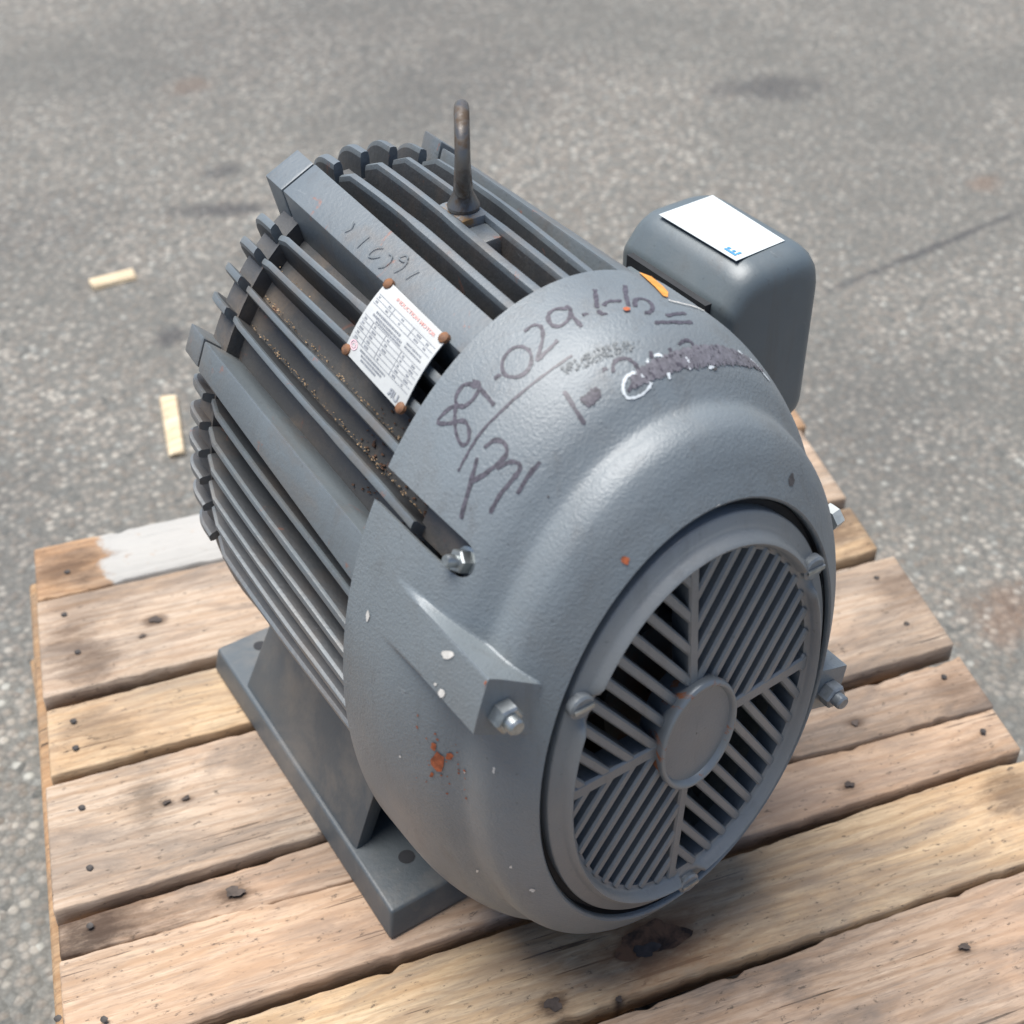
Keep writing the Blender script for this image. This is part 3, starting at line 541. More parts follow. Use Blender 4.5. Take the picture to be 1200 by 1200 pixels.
# ---------------------------------------------------------------- wood chips on the asphalt
def chip(name, a, b, w, label):
    a, b = Vector(a), Vector(b)
    d = (b - a)
    s = Vector((-d.y, d.x, 0)).normalized() * w / 2
    up = Vector((0, 0, 0.006))
    v = [a - s, a + s * .8, b + s, b - s * .7, a - s * .8 + up, a + s * .7 + up * .8, b + s * .8 + up, b - s * .5 + up * .7]
    o = mk(name, [q + Vector((0, 0, GZ + 0.0005)) for q in v], BOXF, m_chipwood, None, Vector((a.x, a.y, GZ)), 30, 0.001, 1)
    tag(o, label, 'wood chip', 'wood chips on the asphalt')
chip('wood_chip', (0.088, 1.158, 0), (0.140, 1.150, 0), 0.026, 'short pale wood chip on the asphalt farthest left of the motor')
chip('wood_chip', (0.066, 0.892, 0), (0.029, 0.795, 0), 0.021, 'longer pale wood splinter on the asphalt just left of the motor fins')

# ---------------------------------------------------------------- motor
motor = empty('electric_motor', M0)
tag(motor, 'large grey finned electric motor with round fan cover on a wooden pallet', 'electric motor')

# frame barrel and rear end bell
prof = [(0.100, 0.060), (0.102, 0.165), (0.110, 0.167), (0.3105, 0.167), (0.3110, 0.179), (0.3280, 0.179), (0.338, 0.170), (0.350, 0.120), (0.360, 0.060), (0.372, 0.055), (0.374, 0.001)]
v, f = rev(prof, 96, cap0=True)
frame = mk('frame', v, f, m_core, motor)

def fin(name, th0, th1, Y0, Y1, r0=0.150, r1=0.1955, tb=0.0064, tt=0.0044, mat=m_frame, rear_round=0.007, par=frame, step=None):
    """one cast fin from Y0 (front) to Y1 (rear); th1/th0 are its angles there"""
    n = 14
    v, f = [], []
    for k in range(n + 1):
        s = k / n
        Y = Y0 + (Y1 - Y0) * s
        th = th1 + (th0 - th1) * (Y - 0.135) / (0.310 - 0.135)
        top = r1
        if Y > 0.19: top -= 0.0048 * ((Y - 0.19) / 0.12) ** 2      # the barrel rounds off to the rear
        dr = (Y1 - Y)
        if rear_round and dr < rear_round:
            top -= rear_round * 0.85 * (1 - math.sqrt(max(0, 1 - (1 - dr / rear_round) ** 2)))
        wv = 0.0004 * math.sin(31 * Y + th0)
        kk = 1.0
        if step and Y < step: kk = 1.28
        t = R(th)
        rad = Vector((KX * math.cos(t), 0, math.sin(t)))
        tan = Vector((-math.sin(t), 0, math.cos(t) / KX)).normalized()
        if tan.dot(Vector((-KX * math.sin(t), 0, math.cos(t)))) < 0: tan = -tan
        tan = Vector((-KX * math.sin(t), 0, math.cos(t))).normalized()
        base = Vector((0, Y, H))
        for (rr, hw) in ((r0, -tb / 2), (top - 0.0032, -tt / 2 * kk), (top - 0.0004, -tt / 2 * 0.72 * kk), (top, 0),
                         (top - 0.0004, tt / 2 * 0.72 * kk), (top - 0.0032, tt / 2 * kk), (r0, tb / 2)):
            v.append(base + rad * rr + tan * (hw + wv))
    m = 7
    for k in range(n):
        for j in range(m - 1):
            a = k * m + j
            f.append((a, a + 1, a + m + 1, a + m))
    f.append(tuple(range(m)))
    f.append(tuple(n * m + j for j in range(m))[::-1])
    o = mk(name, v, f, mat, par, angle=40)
    o.data.materials.append(m_flank)
    for p in o.data.polygons:                      # darker flanks with brown dirt, lighter crest
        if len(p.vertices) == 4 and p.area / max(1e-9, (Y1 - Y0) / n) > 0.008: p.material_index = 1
    return o

def boss(name, a0, a1, b0, b1, Y0, Y1, r0=0.160, r1=0.1985, mat=m_frame, par=frame, bev=0.0016):
    """wide flat-topped bolt rib; angles a (edge 1) and b (edge 2), 0 = at rear, 1 = at front"""
    v, f = [], []
    n = 8
    for k in range(n + 1):
        Y = Y0 + (Y1 - Y0) * k / n
        q = (Y - 0.135) / (0.310 - 0.135)
        ta, tb = a1 + (a0 - a1) * q, b1 + (b0 - b1) * q
        A, B = O(r1, ta, Y), O(r1, tb, Y)
        A2, B2 = O(r0, ta - (tb - ta) * .05, Y), O(r0, tb + (tb - ta) * .05, Y)
        v += [A2, A, B, B2]
    for k in range(n):
        for j in range(3):
            a = 4 * k + j
            f.append((a, a + 1, a + 5, a + 4))
    f += [(0, 1, 2, 3), tuple(4 * n + j for j in (3, 2, 1, 0))]
    return mk(name, v, f, mat, par, angle=30, bevel=bev, seg=2)

FINS = [(118.6, 121.0, .21), (125.0, 127.4, .20), (131.9, 135.2, .225), (138.9, 142.4, .19),
        (97.9, 101.6, .23), (90.3, 95.0, .215), (82.0, 87.6, .20), (72.8, 80.4, .21),
        (156.5, 162.1, None), (162.4, 168.4, .21), (168.3, 174.2, .20), (174.2, 180.4, .23), (180.2, 186.9, .19), (187.5, 193.0, None),
        (50.5, 52.0, None), (44.0, 45.5, None), (-6, -6, None), (-13, -13, None), (10, 11, None), (3, 3, None)]
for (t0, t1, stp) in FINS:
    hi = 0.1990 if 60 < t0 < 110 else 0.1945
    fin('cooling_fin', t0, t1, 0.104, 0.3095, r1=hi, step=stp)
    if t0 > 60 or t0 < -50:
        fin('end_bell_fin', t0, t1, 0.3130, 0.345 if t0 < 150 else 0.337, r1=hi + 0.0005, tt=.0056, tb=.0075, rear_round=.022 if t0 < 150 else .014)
boss('bolt_rib', 112.6, 115.2, 103.0, 106.4, 0.104, 0.3168, bev=.0009)
boss('bolt_rib', 146.0, 150.4, 151.9, 158.6, 0.104, 0.3130)
boss('bolt_rib', 66.5, 71.0, 57.0, 60.5, 0.104, 0.3170)
boss('bolt_rib', 33.0, 34.0, 25.0, 25.0, 0.104, 0.3130)
boss('end_bell_rib', 112.6, 115.2, 103.0, 106.4, 0.3190, 0.339, r1=.1978, bev=.0009)
boss('end_bell_rib', 146.0, 150.4, 151.9, 158.6, 0.3165, 0.334, r1=.1965)
boss('end_bell_rib', 66.5, 71.0, 57.0, 60.5, 0.3188, 0.339, r1=.2015)
# cross bridges low between some fins (cast lumps seen in the valleys)
for (ta, tb, Y0, Y1) in ((163.5, 168.5, .10, .215), (175.5, 181.5, .10, .19), (150, 156, .10, .20)):
    boss('cast_web', ta, ta + 1.5, tb, tb, Y0, Y1, r0=.15, r1=.176, mat=m_frame)

# lifting eye
pc = Vector((0.0035, 0.2190, 0.4062))
v, f = box((pc.x - .0085, pc.y - .012, pc.z - .03), (pc.x + .0080, pc.y + .012, pc.z - .0012))
mk('lifting_pad', v, f, m_rustpad, frame, bevel=.003, seg=2)
v, f = box((pc.x - .007, pc.y - .030, pc.z - .03), (pc.x + .007, pc.y - .012, pc.z - .005))
mk('lifting_pad_step', v, f, m_frame, frame, bevel=.003, seg=2)
ez = pc.z - 0.0012
ev = Vector((0.538, 0.843, 0))
RM, rm = 0.0200, 0.0038
cz = ez + 0.010 + RM + rm * .6
v, f = [], []
n1, n2 = 40, 12
for i in range(n1):
    a = 2 * math.pi * i / n1
    d = ev * math.cos(a) + Vector((0, 0, 1)) * math.sin(a)
    side = ev.cross(Vector((0, 0, 1)))
    thick = rm * (1 + 0.25 * max(0, -math.sin(a)) ** 3)
    for j in range(n2):
        b = 2 * math.pi * j / n2
        v.append(Vector((pc.x, pc.y, cz)) + d * RM + (d * math.cos(b) + side * math.sin(b)) * thick)
for i in range(n1):
    for j in range(n2):
        f.append((i * n2 + j, ((i + 1) % n1) * n2 + j, ((i + 1) % n1) * n2 + (j + 1) % n2, i * n2 + (j + 1) % n2))
sh = [(0.000, .0082), (0.002, .0086), (0.004, .0076), (0.009, .0052), (0.016, .0046), (0.020, .0038)]
v2, f2 = [], []
for (z, r) in sh:
    for k in range(20):
        a = 2 * math.pi * k / 20
        v2.append((pc.x + r * math.cos(a), pc.y + r * math.sin(a), ez + z))
for j in range(len(sh) - 1):
    for k in range(20):
        f2.append((j * 20 + k, j * 20 + (k + 1) % 20, (j + 1) * 20 + (k + 1) % 20, (j + 1) * 20 + k))
f2.append(tuple(range(20))[::-1])
eye = mk('lifting_eye', v, f, m_eye, motor)
mk('shank', v2, f2, m_eye, eye)

# ---------------------------------------------------------------- feet
def foot(sg):
    xo_f, xo_r = -0.1228, -0.1085
    xi = -0.030
    def X(x): return x * (-sg)
    zt = 0.0205
    Y0, Y1 = 0.1195, 0.3890
    v = [(X(xo_f), Y0, 0), (X(xi), Y0, 0), (X(xi), Y1, 0), (X(xo_r), Y1, 0),
         (X(xo_f + .0040), Y0 + .0040, zt), (X(xi), Y0 + .0040, zt), (X(xi), Y1 - .0025, zt), (X(xo_r + .0035), Y1 - .0025, zt)]
    o = mk('foot', v, BOXF, m_foot, motor, bevel=.0024, seg=3, angle=50)
    # slanted web from the rail up to the barrel
    def ex(y): return xo_f + (xo_r - xo_f) * (y - Y0) / (Y1 - Y0) + .0042
    ya, yb = 0.1745, 0.3430
    za, zb = zt - .006, 0.150
    ox = 0.055
    v = [(X(ex(ya)), ya, za), (X(ex(ya) + .012), ya + .002, za), (X(ex(yb) + .012), yb - .002, za), (X(ex(yb)), yb, za),
         (X(ex(ya) + ox), ya + .006, zb), (X(ex(ya) + ox + .02), ya + .010, zb), (X(ex(yb) + ox + .02), yb - .010, zb), (X(ex(yb) + ox), yb - .014, zb)]
    mk('web', v, BOXF, m_foot, o, bevel=.003, seg=2)
    v, fc = box((min(X(-.070), X(-.02)), 0.195, zt - .004), (max(X(-.070), X(-.02)), 0.325, 0.10))
    mk('web_core', v, fc, m_foot, o, bevel=.004)
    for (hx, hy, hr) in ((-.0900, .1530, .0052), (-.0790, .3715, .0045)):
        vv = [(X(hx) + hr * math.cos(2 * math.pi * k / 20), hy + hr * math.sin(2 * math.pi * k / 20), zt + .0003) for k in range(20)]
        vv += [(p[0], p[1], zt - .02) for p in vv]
        mk('hole_shade_disc', vv[:20], [tuple(range(20))], m_dark, o, fix=False)  # flat black disc, the shade inside the hole as plain colour
    return o
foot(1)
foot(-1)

# ---------------------------------------------------------------- fan cover (with cast lugs and slots)
PROF = [(.0120, .1405), (.0120, .1422), (.0135, .1453), (.017, .1520), (.022, .1612), (.028, .1688), (.033, .1720), (.038, .1735), (.042, .1740),
        (.0455, .1756), (.0500, .1802), (.0555, .1862), (.0625, .1914), (.073, .1966), (.086, .2006), (.100, .2021), (.128, .2025)]
def catmull(P, sub):
    out = []
    for i in range(len(P) - 1):
        p0, p1, p2, p3 = P[max(0, i - 1)], P[i], P[i + 1], P[min(len(P) - 1, i + 2)]
        for s in range(sub):
            t = s / sub
            out.append(tuple(0.5 * ((2 * p1[j]) + (-p0[j] + p2[j]) * t + (2 * p0[j] - 5 * p1[j] + 4 * p2[j] - p3[j]) * t * t
                                    + (-p0[j] + 3 * p1[j] - 3 * p2[j] + p3[j]) * t ** 3) for j in (0, 1)))
    out.append(P[-1])
    return out
def smst(x):
    x = max(0.0, min(1.0, x))
    return x * x * (3 - 2 * x)
LUGS = [(156.2, 4.6, 1.3, .6, .2022), (-13.5, 4.5, .7, .7, .1865)]
YL = 0.0185
def base_r(Y):
    P = FP
    if Y <= P[0][0]: return P[0][1]
    for i in range(len(P) - 1):
        if P[i][0] <= Y <= P[i + 1][0] and P[i + 1][0] > P[i][0]:
            q = (Y - P[i][0]) / (P[i + 1][0] - P[i][0])
            return P[i][1] + (P[i + 1][1] - P[i][1]) * q
    return P[-1][1]
FPR = sorted(catmull(PROF[1:], 5))
FP = sorted(catmull(PROF[1:], 40))
def cover_r(th, Y, r=None):
    r = base_r(Y) if r is None else r
    for (c, hw, up_, lo, top) in LUGS:
        d = (th - c + 180) % 360 - 180
        w = smst((d + hw + up_) / up_) * smst((hw + lo - d) / lo)
        if Y >= YL: r = r + max(0.0, top - r) * w
    return r
def S(th, Y, off=0.0):
    return O(cover_r(th, Y) + off, th, Y)
rows = [(0.034, .1395), (0.020, .1398), (0.0135, .1402)] + [(.0124, .1410)]
fr = [p for p in FPR if abs(p[0] - YL) > .0009]
ins = []
for p in fr:
    ins.append(p)
ins += [(YL - 2e-4, base_r(YL - 2e-4)), (YL, base_r(YL))]
ins = sorted(set(ins))
rows += ins
ths = []
t = 0.0
while t < 360:
    d1 = min(abs((t - c + 180) % 360 - 180) for (c, *_) in LUGS)
    ths.append(t)
    t += 0.35 if d1 < 9 else 2.0
v, f = [], []
m = len(rows)
for th in ths:
    for k, (Y, r) in enumerate(rows):
        v.append(O(cover_r(th, Y, r) if k > 3 else r, th, Y))
n = len(ths)
for a in range(n):
    b = (a + 1) % n
    for j in range(m - 1):
        f.append((a * m + j, b * m + j, b * m + j + 1, a * m + j + 1))
cover = mk('fan_cover', v, f, m_cover, motor, angle=38)
sol = cover.modifiers.new('wall', 'SOLIDIFY')
sol.thickness, sol.offset = 0.0045, -1
def slot_cut(th0, th1, Ye):
    """stadium cutter through the cover, open at the rear rim"""
    pts = [(th0, 0.140), (th0, Ye + 0.008)]
    tc, hw = (th0 + th1) / 2, (th1 - th0) / 2
    for k in range(1, 10):
        a = math.pi * k / 10
        pts.append((tc - hw * math.cos(a), Ye + 0.008 - 0.008 * math.sin(a)))
    pts += [(th1, Ye + 0.008), (th1, 0.140)]
    v = [O(0.185, a, y) for a, y in pts] + [O(0.215, a, y) for a, y in pts]
    k = len(pts)
    f = [tuple(range(k))[::-1], tuple(range(k, 2 * k))] + [(i, (i + 1) % k, (i + 1) % k + k, i + k) for i in range(k)]
    return v, f
cuts = join(slot_cut(138.3, 143.9, 0.0595), slot_cut(14.5, 20.5, 0.040))
cutter = mk('cutter', *cuts, m_dark, None, M0)
bo = cover.modifiers.new('slots', 'BOOLEAN')
bo.operation, bo.solver, bo.object = 'DIFFERENCE', 'EXACT', cutter
dg = bpy.context.evaluated_depsgraph_get()
me = bpy.data.meshes.new_from_object(cover.evaluated_get(dg))
cover.modifiers.clear()
cover.data = me
bpy.data.objects.remove(cutter)
for p in me.polygons: p.use_smooth = True
me.set_sharp_from_angle(angle=R(38))

# nuts and bolts
def nut(parent, c, ax, af, h, stud_r, stud_h, mat, name='nut', roll=0.3, washer=0.0):
    parts = []
    c = Vector(c)
    ax = Vector(ax).normalized()
    z = 0.0
    if washer:
        parts.append(prism(c, ax, washer, 0.0016, 20))
        z = 0.0016
    parts.append(prism(c + ax * z, ax, af / 2 / math.cos(math.pi / 6), h, 6, roll, 0.14))
    o = mk(name, *join(*parts), mat, parent, angle=25)
    if stud_r:
        mk('stud', *prism(c + ax * (z + h * .9), ax, stud_r, stud_h, 16, 0, 0.2), mat, parent, angle=30)
    return o
def radial(th):
    t = R(th)
    return Vector((math.cos(t) / KX, 0, math.sin(t))).normalized()
nut(cover, O(.1835, 156.6, YL - .0003), (0, -1, 0), .0128, .0075, .0042, .0062, m_zinc, 'lug_nut', 0.25)
nut(cover, O(.1690, -14.0, YL - .0003), (0, -1, 0), .0128, .0075, .0042, .0062, m_gbolt, 'lug_nut', 0.1)
nut(frame, O(.1840, 141.0, .0690), radial(141), .0100, .0062, .0030, .0065, m_zinc, 'flange_nut', 0.2, .0070)
nut(frame, O(.1900, 17.2, .0480), radial(17.2), .0120, .0060, .0, .0, m_white_z, 'hex_bolt', 0.2, .0)
# frame land under the left slot
boss('clamp_land', 138.2, 137.5, 144.5, 144.0, 0.058, 0.108, r0=.165, r1=.183, mat=m_core)

# ---------------------------------------------------------------- fan grille
BOLTS = (151.0, 36.5, -84.5)
def notch(th):
    return 1.0 - max(1.0 - smst((abs((th - b + 180) % 360 - 180) - 4.2) / 1.2) for b in BOLTS)
def rim_prof(th):
    k = notch(th)
    rg = 0.0058 * k
    return [(.0250, .1120), (.0114, .1135), (.0108, .1158), (.0104 - rg * .3, .1172), (.0102 - rg * .85, .1187), (.0101 - rg, .1204),
            (.0102 - rg * .85, .1222), (.0104 - rg * .3, .1238), (.0106, .1256), (.0120, .1332), (.0132, .1342), (.0250, .1335)]
v, f = [], []
n = 180
for k in range(n):
    th = 360 * k / n
    v += [O(r, th, y) for (y, r) in rim_prof(th)]
m = 12
for k in range(n):
    a, b = k * m, ((k + 1) % n) * m
    for j in range(m):
        f.append((a + j, b + j, b + (j + 1) % m, a + (j + 1) % m))
grille = mk('fan_grille', v, f, m_grille, motor, angle=50)
hubp = [(.0250, .0350), (.0100, .0362), (.0078, .0372), (.0056, .0370), (.0045, .0361), (.0042, .0350), (.0048, .0337), (.0062, .0328), (.0074, .0322), (.0078, .0300), (.0075, .0100), (.0075, .0005)]
mk('hub', *rev(hubp[:9], 72), m_hub, grille, angle=60)
mk('hub_disc', *rev(hubp[8:], 72), m_grille, grille, angle=60)
GROT = 0.0
def G(X, Z, Y):
    x = X * math.cos(GROT) - Z * math.sin(GROT)
    z = X * math.sin(GROT) + Z * math.cos(GROT)
    return Vector((KX * x, Y, H + z))
def bar(name, p, q, w, mat=m_grille, yf=.0100, yb=.0235):
    p, q = Vector(p), Vector(q)
    d = (q - p).normalized()
    s = Vector((-d.y, d.x))
    sec = [(-w / 2 * .86, yb), (-w / 2, yf + .0012), (-w / 2 + .0012, yf), (w / 2 - .0012, yf), (w / 2, yf + .0012), (w / 2 * .86, yb)]
    v = [G(*(e + s * a), y) for e in (p, q) for (a, y) in sec]
    f = [(i, (i + 1) % 6, (i + 1) % 6 + 6, i + 6) for i in range(6)] + [(0, 1, 2, 3, 4, 5), (11, 10, 9, 8, 7, 6)]
    return mk(name, v, f, mat, grille, angle=30)
DIV = (3.0, 98.0, 180.0, 267.0, 363.0)
for a in DIV[:4]:
    d = Vector((math.cos(R(a)), math.sin(R(a))))
    bar('rib', d * .0345, d * .1150, .0086, yf=.0097)
PIT = 0.0149
for a0, a1 in zip(DIV[:-1], DIV[1:]):
    mid, half = (a0 + a1) / 2, R(a1 - a0) / 2
    d = Vector((math.cos(R(mid)), math.sin(R(mid))))
    nn = Vector((-d.y, d.x))
    for k in range(-6, 6):
        c = (k + .5) * PIT
        u0 = abs(c) / math.tan(half) + 0.001
        if abs(c) < .0345: u0 = max(u0, math.sqrt(.0345 ** 2 - c * c))
        u1 = math.sqrt(.1150 ** 2 - c * c)
        if u1 - u0 > .004:
            bar('slat', d * u0 + nn * c, d * u1 + nn * c, .0066)
mk('gap_shade_ring', *rev([(.0190, .1250), (.0190, .1392), (.0145, .1392)], 120), m_dark, grille)  # added black ring, paints shade into the gap round the grille
for b in BOLTS:
    c = O(.1275, b, .0118)
    o = mk('grille_screw', *prism(c, (0, -1, 0), .0068, .0048, 20, 0, .18), m_gbolt, grille, angle=30)
    mk('screw_slot', *[[tuple(Vector(q)) for q in box((c.x - .0055, c.y - .0060, c.z - .0011), (c.x + .0055, c.y - .0049, c.z + .0011))[0]], BOXF], m_zinc, grille)

# cooling fan inside
parts = [rev([(.045, .002), (.045, .045), (.095, .05), (.098, .003)], 40)]
for k in range(9):
    a = 40 * k + 12
    pts = []
    for (r, dth, y) in ((.045, 0, .045), (.118, 7, .038), (.118, 11, .085), (.045, 4, .09)):
        pts.append(O(r, a + dth, y))
    q = [p + Vector((0.003, 0, 0.003)) for p in pts]
    parts.append((pts + q, BOXF))
mk('fan', *join(*parts), m_fan, motor, angle=30)
mk('fan_backplate', *rev([(.099, .002), (.099, .155)], 48), m_fan, motor)

# ---------------------------------------------------------------- terminal box
tb = empty('terminal_box', (0, 0, 0))
tb.parent = motor
tb.location = Vector((0.165, 0.20, 0.235)) - M0
TBO = Vector((0.165, 0.20, 0.235))
Yf, Yb = 0.1500, 0.2500
sec = [(.1300, .3330), (.1455, .3530), (.2035, .3535), (.2045, .2320), (.1300, .2280)]
def loft(sec, stations):
    v, f = [], []
    cx = sum(p[0] for p in sec) / len(sec)
    cz_ = sum(p[1] for p in sec) / len(sec)
    for (y, s) in stations:
        v += [(cx + (x - cx) * s, y, cz_ + (z - cz_) * s) for (x, z) in sec]
    k = len(sec)
    for i in range(len(stations) - 1):
        for j in range(k):
            f.append((i * k + j, i * k + (j + 1) % k, (i + 1) * k + (j + 1) % k, (i + 1) * k + j))
    f.append(tuple(range(k)))
    f.append(tuple((len(stations) - 1) * k + j for j in range(k))[::-1])
    return v, f
def fillet(poly, rads, n=7):
    out = []
    for i, p in enumerate(poly):
        p = Vector(p); a_ = Vector(poly[i - 1]); b_ = Vector(poly[(i + 1) % len(poly)])
        r_ = rads[i]
        d0, d1 = (a_ - p).normalized(), (b_ - p).normalized()
        p0, p1 = p + d0 * r_, p + d1 * r_
        for k in range(n + 1):
            t_ = k / n
            out.append(tuple(p0 * (1 - t_) ** 2 + p * 2 * t_ * (1 - t_) + p1 * t_ ** 2))
    return out
secr = fillet(sec, (.004, .011, .024, .014, .004), 9)
v, f = loft(secr, [(Yf, .72), (Yf + .0006, .80), (Yf + .0022, .875), (Yf + .0055, .935), (Yf + .011, .980), (Yf + .018, .998), (Yf + .026, 1.0),
                   (Yb - .026, 1.0), (Yb - .018, .998), (Yb - .011, .980), (Yb - .0055, .935), (Yb - .0022, .875), (Yb, .76)])
lid = mk('box_lid', v, f, m_box, tb, TBO, 70)
v, f = box((.1262, Yf + .015, .2400), (.1325, Yb - .015, .3325))
mk('gasket', v, f, m_gasket, tb, TBO)
v, f = loft([(.0900, .3060), (.1263, .3280), (.1263, .2380), (.0900, .2440)], [(Yf + .017, 1), (Yb - .017, 1)])
mk('box_base', v, f, m_box, tb, TBO, 40, .003, 2)
lab = [(0.1448, 0.2354), (0.1929, 0.2393), (0.1812, 0.1636), (0.1397, 0.1596)]
lab = [(0.1462, 0.2325), (0.1880, 0.2335), (0.1850, 0.1680), (0.1470, 0.1660)]
ctop = max(v_.co.z for v_ in lid.data.vertices) + TBO.z
lz = ctop + 0.0004
lb = mk('label', [(x, y, lz) for x, y in lab] + [(x, y, lz - .0003) for x, y in lab], [(0, 1, 2, 3), (7, 6, 5, 4), (0, 4, 5, 1), (1, 5, 6, 2), (2, 6, 7, 3), (3, 7, 4, 0)], m_label, tb, TBO)
for (x0, y0, x1, y1) in ((.1500, .1800, .1517, .1705), (.1522, .1800, .1540, .1778), (.1522, .1757, .1540, .1738), (.1522, .1722, .1552, .1705)):
    mk('print', [(x0, y1, lz + .0003), (x1, y1, lz + .0003), (x1, y0, lz + .0003), (x0, y0, lz + .0003)], [(0, 1, 2, 3)], m_blue, tb, TBO, fix=False)

# ---------------------------------------------------------------- nameplate
def NP(u, w, off=0.0):
    """u along the text, w from header to footer, both 0..1"""
    Y = 0.2015 - 0.0585 * u - 0.0025 * w
    th = 113.4 + 1.4 * u + 15.2 * w
    r = 0.2000 + 0.0012 * math.sin(math.pi * w) - 0.0022 * w + off
    return O(r, th, Y)
v, f = [], []
n = 12
for off in (0.0, -0.0007):
    for i in range(n + 1):
        for j in range(n + 1):
            v.append(NP(i / n, j / n, off))
q = (n + 1) ** 2
for i in range(n):
    for j in range(n):
        a = i * (n + 1) + j
        f += [(a, a + 1, a + n + 2, a + n + 1), (q + a, q + a + n + 1, q + a + n + 2, q + a + 1)]
for i in range(n):
    for (a, b) in ((i * (n + 1), (i + 1) * (n + 1)), ((i + 1) * (n + 1) + n, i * (n + 1) + n), (i + 1, i), (n * (n + 1) + i, n * (n + 1) + i + 1)):
        f.append((a, b, b + q, a + q))
plate = mk('nameplate', v, f, m_plate, motor, angle=50)
def strip(rects, mat, name):
    vv, ff = [], []
    for (u0, w0, u1, w1) in rects:
        k = len(vv)
        vv += [NP(u0, w0, .0004), NP(u1, w0, .0004), NP(u1, w1, .0004), NP(u0, w1, .0004)]
        ff.append((k, k + 1, k + 2, k + 3))
    return mk(name, vv, ff, mat, plate, fix=False)
lines = [(.03, w, .97, w + .0065) for w in (.20, .265, .33, .50, .56, .62, .68, .74, .80)]
lines += [(u, .20, u + .006, .33) for u in (.30, .62)] + [(u, .50, u + .006, .80) for u in (.18, .40, .66)]
strip(lines, m_print, 'ruled_lines')
rnd = random.Random(5)
tiny = []
for (w, a, b, hh) in ((.375, .14, .55, .030), (.425, .12, .60, .030), (.385, .66, .90, .022), (.430, .66, .92, .022), (.465, .20, .62, .026)):
    u = a
    while u < b:
        l = rnd.uniform(.006, .014)
        tiny.append((u, w, u + l, w + hh)); u += l + rnd.uniform(.004, .012)
for w in (.215, .28, .515, .575, .635, .695, .755):
    for u0 in (.05, .22, .44, .70, .85):
        u = u0
        for _ in range(rnd.randint(2, 5)):
            tiny.append((u, w + .008, u + .008, w + .034)); u += .0135
for (w, a, b) in ((.835, .20, .62), (.875, .24, .58), (.915, .26, .52)):
    u = a
    while u < b:
        tiny.append((u, w, u + .010, w + .024)); u += rnd.uniform(.015, .022)
strip(tiny, m_print, 'small_print')
def text_on_plate(txt, u0, w0, size, mat, name, mirror=False, bold=0.0):
    cu = bpy.data.curves.new('t', 'FONT')
    cu.body = txt
    cu.size = 1.0
    cu.offset = bold
    to = bpy.data.objects.new('t', cu)
    COL.objects.link(to)
    dg = bpy.context.evaluated_depsgraph_get()
    me = bpy.data.meshes.new_from_object(to.evaluated_get(dg))
    bpy.data.objects.remove(to)
    W = max(v_.co.x for v_ in me.vertices)
    vv = []
    for v_ in me.vertices:
        x = (W - v_.co.x) if mirror else v_.co.x
        vv.append(NP(u0 + x * size, w0 - v_.co.y * size, .0005))
    return mk(name, vv, [tuple(p.vertices) for p in me.polygons], mat, plate, fix=False)
text_on_plate('INDUCTION MOTOR', .24, .120, .066, m_red, 'header', False, .012)
text_on_plate('UR', .74, .965, .115, m_print, 'certification_mark', True, .03)
# round pink seal bottom left
cc = []
for (r0, r1) in ((.055, .043), (.030, .022)):
    for k in range(20):
        a, b = 2 * math.pi * k / 20, 2 * math.pi * (k + 1) / 20
        cc.append([NP(.095 + r * math.cos(x), .865 + r * math.sin(x), .0004) for (r, x) in ((r0, a), (r0, b), (r1, b), (r1, a))])
mk('seal', [p for q_ in cc for p in q_], [(4 * i, 4 * i + 1, 4 * i + 2, 4 * i + 3) for i in range(len(cc))], m_pink, plate, fix=False)
for (u, w) in ((.035, .035), (.965, .035), (.965, .965), (.035, .965)):
    p = NP(u, w)
    v, f = [], []
    nrm = radial(113 + 15 * w)
    tx = nrm.orthogonal().normalized()
    ty = nrm.cross(tx)
    for (hh, rr) in ((-.001, .0030), (.0009, .0029), (.0018, .0020), (.0021, .0008)):
        v += [p + nrm * hh + (tx * math.cos(2 * math.pi * k / 12) + ty * math.sin(2 * math.pi * k / 12)) * rr for k in range(12)]
    for j in range(3):
        f += [(j * 12 + k, j * 12 + (k + 1) % 12, (j + 1) * 12 + (k + 1) % 12, (j + 1) * 12 + k) for k in range(12)]
    f.append(tuple(36 + k for k in range(12)))
    mk('rivet', v, f, m_pin, plate)

# ---------------------------------------------------------------- marker writing, scuffs and chips on the cover
def ribbons(lines, w, mat, name, off=0.0001, jit=0.28, seed=1):
    rr = random.Random(seed)
    vv, ff = [], []
    for ln in lines:
        P = [S(a, y, off) for (a, y) in ln]
        k0 = len(vv)
        for i, p in enumerate(P):
            t = (P[min(i + 1, len(P) - 1)] - P[max(i - 1, 0)])
            if t.length < 1e-7: t = Vector((1, 0, 0))
            a, y = ln[i]
            n_ = (S(a + .3, y) - S(a - .3, y)).cross(S(a, y + .0008) - S(a, y - .0008))
            if n_.dot(Vector((math.cos(R(a)), 0, math.sin(R(a))))) < 0: n_ = -n_
            s = n_.normalized().cross(t.normalized()).normalized()
            ww = w / 2 * (1 + rr.uniform(-jit, jit)) * (0.75 if i in (0, len(P) - 1) else 1)
            lift = n_.normalized() * 0.00015
            vv += [p - s * ww + lift, p + s * ww + lift]
        for i in range(len(P) - 1):
            a = k0 + 2 * i
            ff.append((a, a + 1, a + 3, a + 2))
    return mk(name, vv, ff, mat, cover, fix=False)
ribbons(DATA['number'][:10], .0019, m_ink, 'marker_number', seed=1)
ribbons(DATA['number'][10:], .0021, m_ink, 'marker_number', seed=2)
ribbons(DATA['slash'], .0013, m_ink, 'marker_line', seed=3)
